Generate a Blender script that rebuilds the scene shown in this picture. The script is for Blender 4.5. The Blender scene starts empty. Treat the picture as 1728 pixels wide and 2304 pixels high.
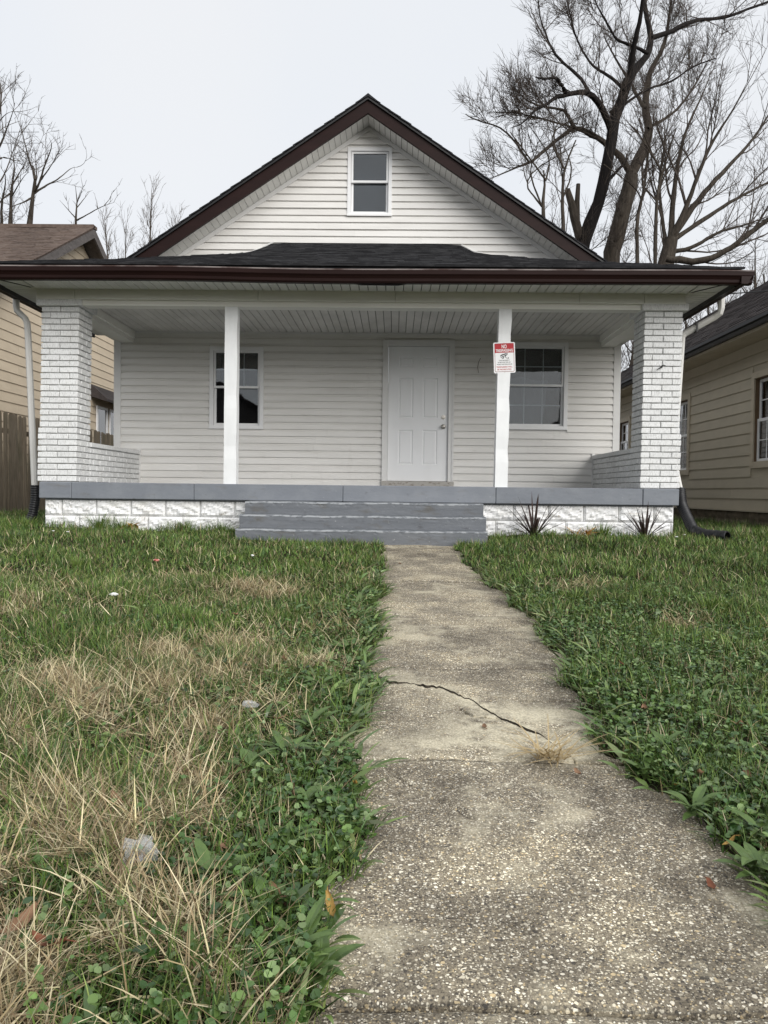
import bpy, math, random
import numpy as np
from mathutils import Vector, Matrix
random.seed(11); rng = np.random.default_rng(11)
S = bpy.context.scene
COL = S.collection
Rd = math.radians

# ------------------------------------------------------------------ camera
CAM = (0.443, -8.997, 0.5865); YAW, PITCH, ROLL, FPX = 0.01403, -0.02607, 0.01184, 1730.0
_f = Vector((-math.sin(YAW)*math.cos(PITCH), math.cos(YAW)*math.cos(PITCH), math.sin(PITCH)))
_r0 = Vector((math.cos(YAW), math.sin(YAW), 0)); _u0 = _r0.cross(_f)
_r = _r0*math.cos(ROLL)+_u0*math.sin(ROLL); _u = -_r0*math.sin(ROLL)+_u0*math.cos(ROLL)
cd = bpy.data.cameras.new('camera'); cam = bpy.data.objects.new('camera', cd); COL.objects.link(cam)
cam.matrix_world = Matrix(((_r.x, _u.x, -_f.x, CAM[0]), (_r.y, _u.y, -_f.y, CAM[1]), (_r.z, _u.z, -_f.z, CAM[2]), (0, 0, 0, 1)))
cd.sensor_fit = 'VERTICAL'; cd.sensor_height = 24; cd.lens = 24*FPX/2304; cd.clip_start = .05; cd.clip_end = 3000
S.camera = cam
def at(px, py, Y):
    """world point standing at depth Y that a traced branch point belongs to"""
    d = _f+_r*((px-864)/FPX)-_u*((py-1152)/FPX); t = (Y-CAM[1])/d.y
    return (CAM[0]+t*d.x, Y, CAM[2]+t*d.z)

# ------------------------------------------------------------------ world, sun, exposure
SUN_EL, SUN_AZ = 27, 142          # azimuth clockwise from +Y: 180 = behind the camera
W = bpy.data.worlds.new('World'); S.world = W; W.use_nodes = True
nt = W.node_tree; nt.nodes.clear(); N = nt.nodes.new; Lk = nt.links.new
out = N('ShaderNodeOutputWorld'); bg = N('ShaderNodeBackground'); bg.inputs[1].default_value = .1
sky = N('ShaderNodeTexSky'); sky.sky_type = 'NISHITA'; sky.sun_disc = False
sky.sun_elevation = Rd(SUN_EL); sky.sun_rotation = Rd(SUN_AZ); sky.air_density = 1; sky.dust_density = 4
tc = N('ShaderNodeTexCoord'); nz = N('ShaderNodeTexNoise'); nz.inputs['Scale'].default_value = 2.2; nz.inputs['Detail'].default_value = 3
Lk(tc.outputs['Generated'], nz.inputs['Vector'])
cr = N('ShaderNodeValToRGB'); cr.color_ramp.elements[0].position = .3; cr.color_ramp.elements[1].position = .7
SKYL = 4.5
cr.color_ramp.elements[0].color = (SKYL*.945, SKYL*.985, SKYL*1.04, 1); cr.color_ramp.elements[1].color = (SKYL*1.0, SKYL*1.015, SKYL*1.04, 1)
Lk(nz.outputs['Fac'], cr.inputs[0])
mx = N('ShaderNodeMix'); mx.data_type = 'RGBA'; mx.inputs[0].default_value = .94
Lk(sky.outputs[0], mx.inputs['A']); Lk(cr.outputs[0], mx.inputs['B']); Lk(mx.outputs['Result'], bg.inputs[0]); Lk(bg.outputs[0], out.inputs[0])
sd = bpy.data.lights.new('sun', 'SUN'); sun = bpy.data.objects.new('sun', sd); COL.objects.link(sun)
sd.energy = 1.5; sd.angle = Rd(50); sd.color = (1, .985, .96)
sun.location = (0, -20, 30)
_sa = Rd(SUN_AZ); _sv = Vector((math.sin(_sa)*math.cos(Rd(SUN_EL)), math.cos(_sa)*math.cos(Rd(SUN_EL)), math.sin(Rd(SUN_EL))))
sun.rotation_euler = _sv.to_track_quat('Z', 'Y').to_euler()
S.view_settings.view_transform = 'Standard'; S.view_settings.look = 'None'; S.view_settings.gamma = 1
S.view_settings.use_curve_mapping = False; S.view_settings.exposure = 1.0

# ------------------------------------------------------------------ materials
MT = {}
def mat(name, base, rough=.6, spec=.35, layers=(), bump=(), rnd=0, attr=None, coat=0, metal=0):
    """layers: (colour, noise scale xyz, detail, lo, hi, amount); bump: (scale xyz, strength, distance)"""
    m = bpy.data.materials.new(name); m.use_nodes = True; t = m.node_tree; b = t.nodes['Principled BSDF']
    b.inputs['Roughness'].default_value = rough; b.inputs['Specular IOR Level'].default_value = spec
    b.inputs['Coat Weight'].default_value = coat; b.inputs['Metallic'].default_value = metal
    geo = t.nodes.new('ShaderNodeNewGeometry'); pos = geo.outputs['Position']
    def noise(sc, det):
        mp = t.nodes.new('ShaderNodeMapping'); mp.inputs['Scale'].default_value = sc if hasattr(sc, '__len__') else (sc,)*3
        n = t.nodes.new('ShaderNodeTexNoise'); n.inputs['Scale'].default_value = 1; n.inputs['Detail'].default_value = det; n.inputs['Roughness'].default_value = .6
        t.links.new(pos, mp.inputs[0]); t.links.new(mp.outputs[0], n.inputs['Vector']); return n.outputs['Fac']
    def mix(fac, a, bb):
        x = t.nodes.new('ShaderNodeMix'); x.data_type = 'RGBA'
        for s, v in ((x.inputs[0], fac), (x.inputs['A'], a), (x.inputs['B'], bb)):
            if isinstance(v, bpy.types.NodeSocket): t.links.new(v, s)
            else: s.default_value = v if not isinstance(v, tuple) else (*v, 1)
        return x.outputs['Result']
    cur = tuple(base)
    if attr:
        a = t.nodes.new('ShaderNodeAttribute'); a.attribute_name = attr; cur = a.outputs['Color']
    for col, sc, det, lo, hi, am in layers:
        mr = t.nodes.new('ShaderNodeMapRange'); t.links.new(noise(sc, det), mr.inputs[0])
        mr.inputs[1].default_value = lo; mr.inputs[2].default_value = hi; mr.inputs[4].default_value = am
        cur = mix(mr.outputs[0], cur, tuple(col))
    if rnd:
        oi = t.nodes.new('ShaderNodeObjectInfo'); mr = t.nodes.new('ShaderNodeMapRange'); t.links.new(oi.outputs['Random'], mr.inputs[0])
        mr.inputs[3].default_value = 1-rnd; mr.inputs[4].default_value = 1+rnd*.5
        h = t.nodes.new('ShaderNodeHueSaturation'); t.links.new(mr.outputs[0], h.inputs['Value'])
        if isinstance(cur, tuple): h.inputs['Color'].default_value = (*cur, 1)
        else: t.links.new(cur, h.inputs['Color'])
        cur = h.outputs[0]
    if isinstance(cur, tuple): b.inputs['Base Color'].default_value = (*cur, 1)
    else: t.links.new(cur, b.inputs['Base Color'])
    prev = None
    for sc, st, di in bump:
        bp = t.nodes.new('ShaderNodeBump'); bp.inputs['Strength'].default_value = st; bp.inputs['Distance'].default_value = di
        t.links.new(noise(sc, 4), bp.inputs['Height'])
        if prev: t.links.new(prev, bp.inputs['Normal'])
        prev = bp.outputs[0]
    if prev: t.links.new(prev, b.inputs['Normal'])
    MT[name] = m; return m

mat('vinyl', (.76, .745, .715), .45, .35, [((.62, .605, .57), (1.2, 3, 8), 5, .42, .75, .6), ((.40, .37, .32), (7, 7, 1.6), 6, .62, .85, .25), ((.36, .33, .28), (3, 3, 22), 6, .62, .80, .4)], [((8, 8, 60), .08, .003)], rnd=.04)
mat('trim', (.72, .715, .70), .45, .35, [((.55, .53, .5), 6, 4, .5, .8, .35)])
mat('upvc', (.8, .8, .8), .35, .4, [((.66, .65, .63), 9, 4, .55, .8, .3)])
mat('door_paint', (.83, .835, .84), .42, .4, [((.72, .72, .71), (3, 3, 1.5), 3, .45, .8, .4), ((.5, .47, .42), (14, 14, 9), 6, .68, .8, .4)])
mat('post_metal', (.8, .81, .81), .4, .4, [((.68, .69, .69), (8, 8, 3), 3, .45, .75, .5)], [((9, 9, 5), .35, .01)])
mat('beam_paint', (.85, .84, .79), .6, .3, [((.72, .71, .64), (2, 5, 14), 5, .45, .8, .5), ((.22, .18, .13), (9, 9, 30), 7, .69, .75, .7)], [((6, 6, 30), .2, .004)])
mat('ceiling_paint', (.72, .70, .66), .55, .3, [((.46, .445, .41), (2.5, 1.2, 3), 4, .4, .7, .6), ((.68, .67, .65), (1.2, 2.5, 2), 3, .6, .75, .5)], rnd=.05)
mat('soffit', (.84, .835, .80), .5, .3, [((.55, .54, .5), (4, 2, 4), 4, .45, .8, .5)], rnd=.04)
mat('brick_paint', (.76, .765, .76), .55, .3,
    [((.62, .61, .58), (3, 3, 1.4), 5, .5, .75, .5), ((.36, .36, .35), (170, 170, 26), 3, .52, .64, .62), ((.5, .5, .49), (40, 40, 40), 4, .5, .75, .4)], [((170, 170, 26), .7, .003), ((25, 25, 25), .3, .004)], rnd=.07)
mat('mortar_paint', (.42, .42, .41), .7, .25, [((.28, .28, .27), 30, 5, .5, .75, .6), ((.72, .72, .71), (9, 9, 14), 5, .56, .64, .85)], [((60, 60, 60), .5, .004)])
mat('block_paint', (.83, .83, .83), .55, .35, [((.6, .58, .52), (5, 5, 12), 6, .45, .75, .5), ((.25, .2, .13), (12, 12, 18), 7, .62, .70, .6)], [((40, 40, 40), .3, .006)], rnd=.03)
mat('grey_paint', (.185, .2, .225), .55, .35, [((.26, .275, .295), (3, 3, 5), 5, .45, .75, .6), ((.11, .115, .12), (14, 14, 22), 6, .6, .75, .55), ((.46, .46, .45), (30, 30, 30), 6, .68, .71, .6), ((.12, .105, .08), (3, 3, 12), 6, .58, .74, .45)],
    [((50, 50, 50), .25, .003), ((7, 7, 16), .35, .01)], rnd=.03)
mat('step_paint', (.145, .155, .17), .6, .35, [((.20, .21, .225), (2.5, 6, 18), 5, .48, .72, .6), ((.07, .072, .078), (10, 10, 26), 6, .56, .72, .6), ((.40, .40, .39), (26, 26, 34), 6, .66, .70, .6), ((.10, .085, .06), (4, 4, 9), 6, .56, .72, .55)],
    [((50, 50, 50), .4, .004), ((6, 6, 14), .5, .014)])
mat('shingle_dark', (.02, .02, .022), .9, .2, [((.055, .055, .058), (6, 26, 26), 4, .45, .65, .8), ((.012, .012, .013), (2.5, 5, 5), 3, .45, .7, .6)], [((80, 80, 80), .5, .006)], rnd=.25)
mat('shingle_brown', (.125, .092, .076), .9, .2, [((.19, .15, .125), (9, 9, 9), 4, .45, .7, .7), ((.05, .035, .03), (3, 3, 3), 4, .5, .75, .6)], [((60, 60, 60), .5, .006)], rnd=.2)
mat('shingle_grey', (.05, .043, .042), .9, .2, [((.085, .07, .066), (12, 3, 12), 4, .45, .7, .7), ((.02, .018, .018), (3, 1, 3), 4, .5, .75, .6)], [((60, 60, 60), .5, .006)], rnd=.2)
mat('brown_metal', (.017, .0075, .0065), .5, .14, [((.027, .0115, .010), (1.5, 4, 10), 4, .45, .75, .6), ((.6, .58, .55), (30, 30, 60), 5, .79, .81, .8)], coat=0)
mat('black_metal', (.012, .012, .013), .45, .4, [((.03, .028, .027), (3, 3, 8), 4, .45, .75, .6)])
mat('drip_metal', (.30, .26, .25), .35, .5, [((.06, .03, .025), (2, 2, 2), 4, .42, .6, .9)])
mat('spout_paint', (.66, .65, .62), .5, .35, [((.48, .45, .4), (8, 8, 2.5), 4, .5, .8, .5)])
mat('black_plastic', (.014, .014, .016), .42, .45, [((.04, .04, .04), 14, 4, .5, .8, .6)])
mat('steel', (.55, .52, .47), .3, .5, metal=1)
mat('sill_wood', (.42, .40, .37), .8, .2, [((.2, .17, .14), (20, 20, 40), 5, .5, .65, .7)])
mat('tan_siding', (.56, .47, .35), .65, .3, [((.47, .395, .29), (2, 2, 5), 4, .4, .75, .6), ((.62, .535, .41), (.8, 3, 7), 4, .55, .75, .5)], [((20, 20, 90), .12, .003)], rnd=.05)
mat('olive_siding', (.47, .42, .325), .65, .3, [((.40, .355, .275), (2, 3, 6), 4, .4, .75, .6), ((.58, .54, .44), (3, 2.5, 9), 3, .68, .74, .6)], [((20, 20, 90), .12, .003)], rnd=.07)
mat('olive_trim', (.50, .44, .34), .6, .3, [((.34, .28, .19), 5, 4, .45, .75, .5)])
mat('rust_trim', (.13, .085, .05), .7, .25, [((.12, .07, .04), 15, 4, .45, .7, .7)])
mat('grey_wood', (.12, .108, .102), .85, .2, [((.06, .054, .052), (22, 6, 22), 5, .4, .7, .8), ((.21, .195, .19), (30, 5, 30), 4, .55, .75, .5)], [((40, 8, 40), .5, .005)])
mat('fence_wood', (.20, .165, .12), .85, .2, [((.07, .055, .04), (40, 40, 3), 5, .4, .7, .8), ((.21, .185, .15), (25, 25, 2), 4, .55, .75, .5), ((.07, .085, .045), (3, 3, 1.5), 4, .5, .8, .4)], [((60, 60, 4), .5, .004)], rnd=.18)
mat('cmu', (.24, .205, .155), .85, .2, [((.12, .1, .075), (7, 7, 9), 5, .4, .7, .8), ((.32, .29, .24), 12, 4, .55, .75, .5)], [((40, 40, 40), .5, .01)], rnd=.12)
mat('bark', (.07, .058, .046), .9, .15, [((.03, .025, .02), (14, 14, 3), 5, .4, .65, .8), ((.13, .115, .095), (9, 9, 2), 4, .55, .75, .6)], [((20, 20, 4), .8, .03)])
mat('bark_dark', (.02, .017, .016), .9, .15, [((.009, .008, .008), (14, 14, 3), 5, .4, .65, .8), ((.05, .042, .038), (9, 9, 2), 4, .6, .8, .5)], [((20, 20, 4), .8, .03)])
mat('twig', (.085, .07, .06), .9, .1)
mat('twig_pale', (.15, .125, .105), .9, .1)
mat('wood_cut', (.3, .25, .18), .9, .1, [((.15, .12, .08), 14, 4, .4, .7, .7)])
mat('soil', (.032, .025, .016), .95, .1, [((.018, .015, .010), 9, 6, .4, .65, .8), ((.09, .07, .042), 14, 6, .56, .72, .6), ((.025, .036, .012), 2, 5, .45, .7, .6)], [((60, 60, 60), .9, .02)])
mat('grass', (.05, .08, .03), .48, .28, attr='tint')
mat('leafy', (.05, .08, .03), .3, .6, attr='tint')
mat('dracaena', (.045, .03, .026), .5, .3, [((.085, .055, .045), (30, 30, 8), 3, .45, .7, .6)], rnd=.2)
mat('orange_leaf', (.5, .27, .06), .6, .3, [((.36, .17, .04), 18, 4, .45, .7, .7)], rnd=.15)
mat('leaf_brown', (.27, .16, .095), .7, .25, [((.16, .085, .045), 60, 4, .45, .7, .7)], [((90, 90, 90), .4, .003)], rnd=.2)
mat('leaf_red', (.19, .07, .035), .65, .3, [((.1, .035, .02), 60, 4, .45, .7, .7)], rnd=.1)
mat('leaf_yellow', (.40, .25, .07), .6, .3, [((.32, .17, .04), 60, 4, .52, .7, .8)], rnd=.1)
mat('paper', (.8, .8, .8), .6, .3)
mat('pink_scrap', (.5, .13, .1), .5, .3, [((.8, .7, .66), 40, 3, .5, .6, .8)])
mat('sign_white', (.82, .82, .82), .35, .4); mat('sign_red', (.42, .012, .02), .35, .4); mat('sign_dark_red', (.2, .012, .018), .35, .4); mat('sign_black', (.012, .012, .014), .4, .3)
mat('cable', (.01, .01, .01), .6, .3)
def mat_film():
    m = bpy.data.materials.new('clear_film'); m.use_nodes = True; b = m.node_tree.nodes['Principled BSDF']
    b.inputs['Base Color'].default_value = (.85, .85, .88, 1); b.inputs['Roughness'].default_value = .15; b.inputs['Alpha'].default_value = .16
    b.inputs['Specular IOR Level'].default_value = .8; MT['clear_film'] = m
mat_film()
def mat_concrete():
    """exposed-aggregate concrete: voronoi pebbles in a grey-brown paste, stains and pale worn patches"""
    m = bpy.data.materials.new('aggregate'); m.use_nodes = True; t = m.node_tree; b = t.nodes['Principled BSDF']; N = t.nodes.new; L = t.links.new
    b.inputs['Roughness'].default_value = .85; b.inputs['Specular IOR Level'].default_value = .25
    g = N('ShaderNodeNewGeometry'); wn = N('ShaderNodeTexNoise'); wn.inputs['Scale'].default_value = 60; L(g.outputs['Position'], wn.inputs['Vector'])
    wv = N('ShaderNodeVectorMath'); wv.operation = 'MULTIPLY_ADD'; wv.inputs[1].default_value = (.008, .008, 0); L(wn.outputs['Color'], wv.inputs[0]); L(g.outputs['Position'], wv.inputs[2])
    def ramp(stops, src, interp='LINEAR'):
        r = N('ShaderNodeValToRGB'); r.color_ramp.interpolation = interp; e = r.color_ramp.elements
        while len(e) < len(stops): e.new(.5)
        for i, (p, c) in enumerate(stops): e[i].position = p; e[i].color = (*c, 1)
        L(src, r.inputs[0]); return r.outputs[0]
    def mix(fac, a, bb, mode='MIX'):
        x = N('ShaderNodeMix'); x.data_type = 'RGBA'; x.blend_type = mode
        for s, v in ((x.inputs[0], fac), (x.inputs['A'], a), (x.inputs['B'], bb)):
            if isinstance(v, bpy.types.NodeSocket): L(v, s)
            else: s.default_value = (*v, 1) if isinstance(v, tuple) else v
        return x.outputs['Result']
    def noi(sc, det):
        n = N('ShaderNodeTexNoise'); n.inputs['Scale'].default_value = sc; n.inputs['Detail'].default_value = det; n.inputs['Roughness'].default_value = .65; L(g.outputs['Position'], n.inputs['Vector']); return n.outputs['Fac']
    def peb(sc, r0, r1):
        v = N('ShaderNodeTexVoronoi'); v.inputs['Scale'].default_value = sc; v.inputs['Randomness'].default_value = 1; L(wv.outputs[0], v.inputs['Vector'])
        sp = N('ShaderNodeSeparateColor'); L(v.outputs['Color'], sp.inputs[0])
        # pebble radius varies cell by cell
        ma = N('ShaderNodeMath'); ma.operation = 'MULTIPLY_ADD'; ma.inputs[1].default_value = r1-r0; ma.inputs[2].default_value = r0; L(sp.outputs[1], ma.inputs[0])
        su = N('ShaderNodeMath'); su.operation = 'SUBTRACT'; L(ma.outputs[0], su.inputs[0]); L(v.outputs['Distance'], su.inputs[1])
        mr = N('ShaderNodeMapRange'); L(su.outputs[0], mr.inputs[0]); mr.inputs[1].default_value = -.02; mr.inputs[2].default_value = .06
        col = ramp([(0, (.07, .063, .056)), (.26, (.27, .235, .18)), (.40, (.48, .44, .36)), (.58, (.20, .175, .145)), (.70, (.62, .58, .50)), (.84, (.42, .34, .22)), (.93, (.66, .63, .55))], sp.outputs[0], 'CONSTANT')
        return mr.outputs[0], col
    paste = ramp([(.3, (.07, .06, .047)), (.5, (.155, .135, .105)), (.72, (.30, .265, .205))], noi(170, 6))
    f2, c2 = peb(230, .15, .65); f1, c1 = peb(112, -.14, .56)
    cur = mix(f2, paste, c2); cur = mix(f1, cur, c1)
    st = ramp([(.34, (.78, .76, .73)), (.5, (1.42, 1.40, 1.33)), (.62, (2.05, 2.0, 1.82))], noi(3.1, 9)); cur = mix(1.0, cur, st, 'MULTIPLY')
    worn = N('ShaderNodeMapRange'); L(noi(2.6, 7), worn.inputs[0]); worn.inputs[1].default_value = .55; worn.inputs[2].default_value = .66; worn.inputs[4].default_value = .6
    at_ = N('ShaderNodeAttribute'); at_.attribute_name = 'worn'; mm = N('ShaderNodeMath'); mm.operation = 'MULTIPLY'; wn2 = N('ShaderNodeMapRange'); L(noi(9, 8), wn2.inputs[0]); wn2.inputs[1].default_value = .38; wn2.inputs[2].default_value = .56
    L(at_.outputs['Fac'], mm.inputs[0]); L(wn2.outputs[0], mm.inputs[1]); mxx = N('ShaderNodeMath'); mxx.operation = 'MAXIMUM'; L(worn.outputs[0], mxx.inputs[0]); L(mm.outputs[0], mxx.inputs[1])
    fine = ramp([(.35, (.44, .385, .27)), (.52, (.72, .65, .48)), (.68, (.88, .82, .66))], noi(120, 5)); cur = mix(mxx.outputs[0], cur, fine)
    L(cur, b.inputs['Base Color'])
    ad = N('ShaderNodeMath'); ad.operation = 'MAXIMUM'; L(f1, ad.inputs[0]); L(f2, ad.inputs[1])
    b1 = N('ShaderNodeBump'); b1.inputs['Strength'].default_value = .75; b1.inputs['Distance'].default_value = .0035; L(ad.outputs[0], b1.inputs['Height'])
    b2 = N('ShaderNodeBump'); b2.inputs['Strength'].default_value = .6; b2.inputs['Distance'].default_value = .003; L(noi(260, 5), b2.inputs['Height']); L(b1.outputs[0], b2.inputs['Normal'])
    L(b2.outputs[0], b.inputs['Normal']); MT['aggregate'] = m
mat_concrete()

# ------------------------------------------------------------------ mesh helpers
class MB:
    def __init__(s): s.v = []; s.f = []
    def add(s, vs, fs):
        o = len(s.v); s.v += [tuple(p) for p in vs]; s.f += [tuple(i+o for i in f) for f in fs]; return s
    def box(s, x0, x1, y0, y1, z0, z1):
        return s.add([(x0, y0, z0), (x1, y0, z0), (x1, y1, z0), (x0, y1, z0), (x0, y0, z1), (x1, y0, z1), (x1, y1, z1), (x0, y1, z1)],
                     [(0, 3, 2, 1), (4, 5, 6, 7), (0, 1, 5, 4), (1, 2, 6, 5), (2, 3, 7, 6), (3, 0, 4, 7)])
    def hexa(s, p):   # 8 corners: bottom 4 ccw, top 4 ccw
        return s.add(p, [(0, 3, 2, 1), (4, 5, 6, 7), (0, 1, 5, 4), (1, 2, 6, 5), (2, 3, 7, 6), (3, 0, 4, 7)])
    def chamfer(s, cx, cy, cz, l, d, h, c, jit=0):
        """box of size l,d,h with chamfered edges, optionally irregular"""
        a, b, e = l/2, d/2, h/2; vs = []; idx = {}
        for sx in (-1, 1):
            for sy in (-1, 1):
                for sz in (-1, 1):
                    for k in range(3):
                        p = [sx*(a-(c if k != 0 else 0)), sy*(b-(c if k != 1 else 0)), sz*(e-(c if k != 2 else 0))]
                        idx[(sx, sy, sz, k)] = len(vs); vs.append((cx+p[0]+random.uniform(-jit, jit), cy+p[1]+random.uniform(-jit, jit), cz+p[2]+random.uniform(-jit, jit)))
        fs = []
        for k in range(3):
            o1, o2 = [i for i in range(3) if i != k]
            for sg in (-1, 1):
                q = []
                for u, w in ((-1, -1), (1, -1), (1, 1), (-1, 1)):
                    t = [0, 0, 0]; t[k] = sg; t[o1] = u; t[o2] = w; q.append(idx[(*t, k)])
                fs.append(q if (sg > 0) == (k != 1) else q[::-1])
        for k in range(3):       # edge strips between faces of the two other axes
            i1, i2 = [i for i in range(3) if i != k]
            for u in (-1, 1):
                for w in (-1, 1):
                    t0 = [0, 0, 0]; t0[i1] = u; t0[i2] = w; t1 = t0[:]; t0[k] = -1; t1[k] = 1
                    q = [idx[(*t0, i1)], idx[(*t1, i1)], idx[(*t1, i2)], idx[(*t0, i2)]]
                    fs.append(q if u*w*(1 if k != 1 else -1) > 0 else q[::-1])
        for sx in (-1, 1):
            for sy in (-1, 1):
                for sz in (-1, 1):
                    q = [idx[(sx, sy, sz, k)] for k in range(3)]; fs.append(q if sx*sy*sz > 0 else q[::-1])
        return s.add(vs, fs)
    def prism_x(s, prof, x0, x1, ends=None):
        """profile of (y,z) extruded along x; ends(z)->(x0,x1) for slanted ends"""
        n = len(prof); A = []; B = []
        for y, z in prof:
            e = ends(z) if ends else (x0, x1); A.append((e[0], y, z)); B.append((e[1], y, z))
        return s.add(A+B, [(i, (i+1) % n, n+(i+1) % n, n+i) for i in range(n)]+[tuple(range(n))[::-1], tuple(range(n, 2*n))])
    def prism_y(s, prof, y0, y1):
        n = len(prof)
        return s.add([(x, y0, z) for x, z in prof]+[(x, y1, z) for x, z in prof], [(i, (i+1) % n, n+(i+1) % n, n+i) for i in range(n)]+[tuple(range(n))[::-1], tuple(range(n, 2*n))])
    def tube(s, pts, rad, n=10, cap=True, sq=None):
        pts = [Vector(p) for p in pts]; m = len(pts); o = len(s.v); up = None
        for i, p in enumerate(pts):
            d = (pts[min(i+1, m-1)]-pts[max(i-1, 0)]).normalized()
            if up is None: up = d.cross(Vector((0, 1, 0)) if abs(d.y) < .9 else Vector((1, 0, 0))).normalized()
            up = (up-d*up.dot(d)).normalized(); w = d.cross(up); r = rad[i] if hasattr(rad, '__len__') else rad
            for k in range(n):
                a = 2*math.pi*(k+.5)/n
                cx, sx = math.cos(a), math.sin(a)
                if sq: q = max(abs(cx), abs(sx)); cx, sx = cx/q*sq[0], sx/q*sq[1]; s.v.append(tuple(p+up*cx+w*sx))
                else: s.v.append(tuple(p+up*(cx*r)+w*(sx*r)))
        for i in range(m-1):
            for k in range(n): s.f.append((o+i*n+k, o+i*n+(k+1) % n, o+(i+1)*n+(k+1) % n, o+(i+1)*n+k))
        if cap: s.f.append(tuple(range(o, o+n))[::-1]); s.f.append(tuple(range(o+(m-1)*n, o+m*n)))
        return s
    def mesh(s, name, smooth=False):
        me = bpy.data.meshes.new(name); me.from_pydata(s.v, [], s.f); me.update()
        if smooth: me.polygons.foreach_set('use_smooth', [True]*len(me.polygons))
        return me
    def build(s, name, m, parent=None, smooth=False): return link(name, s.mesh(name, smooth), m, parent)
def link(name, me, m, parent=None, loc=None, rot=None):
    o = bpy.data.objects.new(name, me); COL.objects.link(o)
    if m and not me.materials: me.materials.append(MT[m])
    if parent:
        o.parent = parent
        if parent.type == 'EMPTY': o.matrix_parent_inverse = Matrix.Translation(-parent.location)
    if loc: o.location = loc
    if rot: o.rotation_euler = rot
    return o
def tag(o, label=None, cat=None, group=None, kind=None):
    for k, v in (('label', label), ('category', cat), ('group', group), ('kind', kind)):
        if v: o[k] = v
    return o
def thing(name, loc, label, cat, group=None):
    o = bpy.data.objects.new(name, None); o.empty_display_size = .2; COL.objects.link(o); o.location = loc
    return tag(o, label, cat, group)
def npmesh(name, V, F, tint=None, smooth=False, worn=None):
    me = bpy.data.meshes.new(name); V = np.asarray(V, np.float32); F = np.asarray(F, np.int32); k = F.shape[1]
    me.vertices.add(len(V)); me.vertices.foreach_set('co', V.ravel())
    me.loops.add(F.size); me.loops.foreach_set('vertex_index', F.ravel())
    me.polygons.add(len(F)); me.polygons.foreach_set('loop_start', np.arange(0, F.size, k, dtype=np.int32))
    if tint is not None:
        a = me.attributes.new('tint', 'FLOAT_COLOR', 'POINT'); c = np.ones((len(V), 4), np.float32); c[:, :3] = tint; a.data.foreach_set('color', c.ravel())
    if worn is not None: me.attributes.new('worn', 'FLOAT', 'POINT').data.foreach_set('value', np.asarray(worn, np.float32))
    me.update(calc_edges=True); me.validate()
    if smooth: me.polygons.foreach_set('use_smooth', np.ones(len(F), bool))
    return me
def mat_pane():
    m = bpy.data.materials.new('pane'); m.use_nodes = True; t = m.node_tree; t.nodes.clear(); N = t.nodes.new; L = t.links.new
    o = N('ShaderNodeOutputMaterial'); mx = N('ShaderNodeMixShader'); tr = N('ShaderNodeBsdfTransparent'); gl = N('ShaderNodeBsdfGlossy')
    tr.inputs[0].default_value = (.78, .82, .84, 1); gl.inputs['Roughness'].default_value = .015
    fr = N('ShaderNodeFresnel'); fr.inputs[0].default_value = 1.5; mu = N('ShaderNodeMath'); mu.operation = 'MULTIPLY'; mu.inputs[1].default_value = 2.3; mu.use_clamp = True
    g = N('ShaderNodeNewGeometry'); nn = N('ShaderNodeTexNoise'); nn.inputs['Scale'].default_value = 2.5; L(g.outputs['Position'], nn.inputs['Vector'])
    bp = N('ShaderNodeBump'); bp.inputs['Strength'].default_value = .12; bp.inputs['Distance'].default_value = .01; L(nn.outputs['Fac'], bp.inputs['Height']); L(bp.outputs[0], gl.inputs['Normal'])
    L(fr.outputs[0], mu.inputs[0]); L(mu.outputs[0], mx.inputs[0]); L(tr.outputs[0], mx.inputs[1]); L(gl.outputs[0], mx.inputs[2]); L(mx.outputs[0], o.inputs[0]); MT['pane'] = m
mat_pane()
mat('crack_shade', (.06, .05, .038), .95, .1, [((.12, .105, .08), 30, 5, .45, .65, .8)])  # dirt colour on the crack walls, dark to stand in for their shade
mat('groove', (.12, .11, .095), .9, .1)
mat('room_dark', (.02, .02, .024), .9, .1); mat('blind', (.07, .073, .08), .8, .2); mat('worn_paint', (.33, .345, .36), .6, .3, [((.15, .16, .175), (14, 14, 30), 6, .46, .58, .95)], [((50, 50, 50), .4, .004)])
mat('sheet', (.27, .27, .29), .8, .2)  # pale tone of the added sheet that imitates a window reflection

# ------------------------------------------------------------------ terrain
def prof(Y): return np.interp(Y, [-9.2, -7.5, -5.2, -3, -.9, -.3, 0], [-.27, -.27, -.25, -.14, .025, .03, .03])
def _sn(x, y): return (np.sin(x*3.1+y*1.7)+np.sin(x*1.3-y*4.3+1)+np.sin(x*6.7+y*5.9+2)*.6+np.sin(x*11.3-y*9.1)*.35)
def edge_l(y): return .345+.035*np.sin(y*5.1)+.02*np.sin(y*13+1)+.015*np.sin(y*29)+np.clip((y+1.9)*.03, 0, .05)-np.clip((y+1.25)*.3, 0, .2)
def edge_r(y): return np.interp(y, [-8, -7.3, -6.9, -6.5, -6.0, -5.3, -4.3, -3.6, -2.4, -1.7, -.9], [1.27, 1.26, 1.2, 1.16, 1.17, 1.27, 1.29, 1.26, 1.14, 1.07, 1.09])+.03*np.sin(y*7)+.02*np.sin(y*17)+.012*np.sin(y*37)
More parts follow.
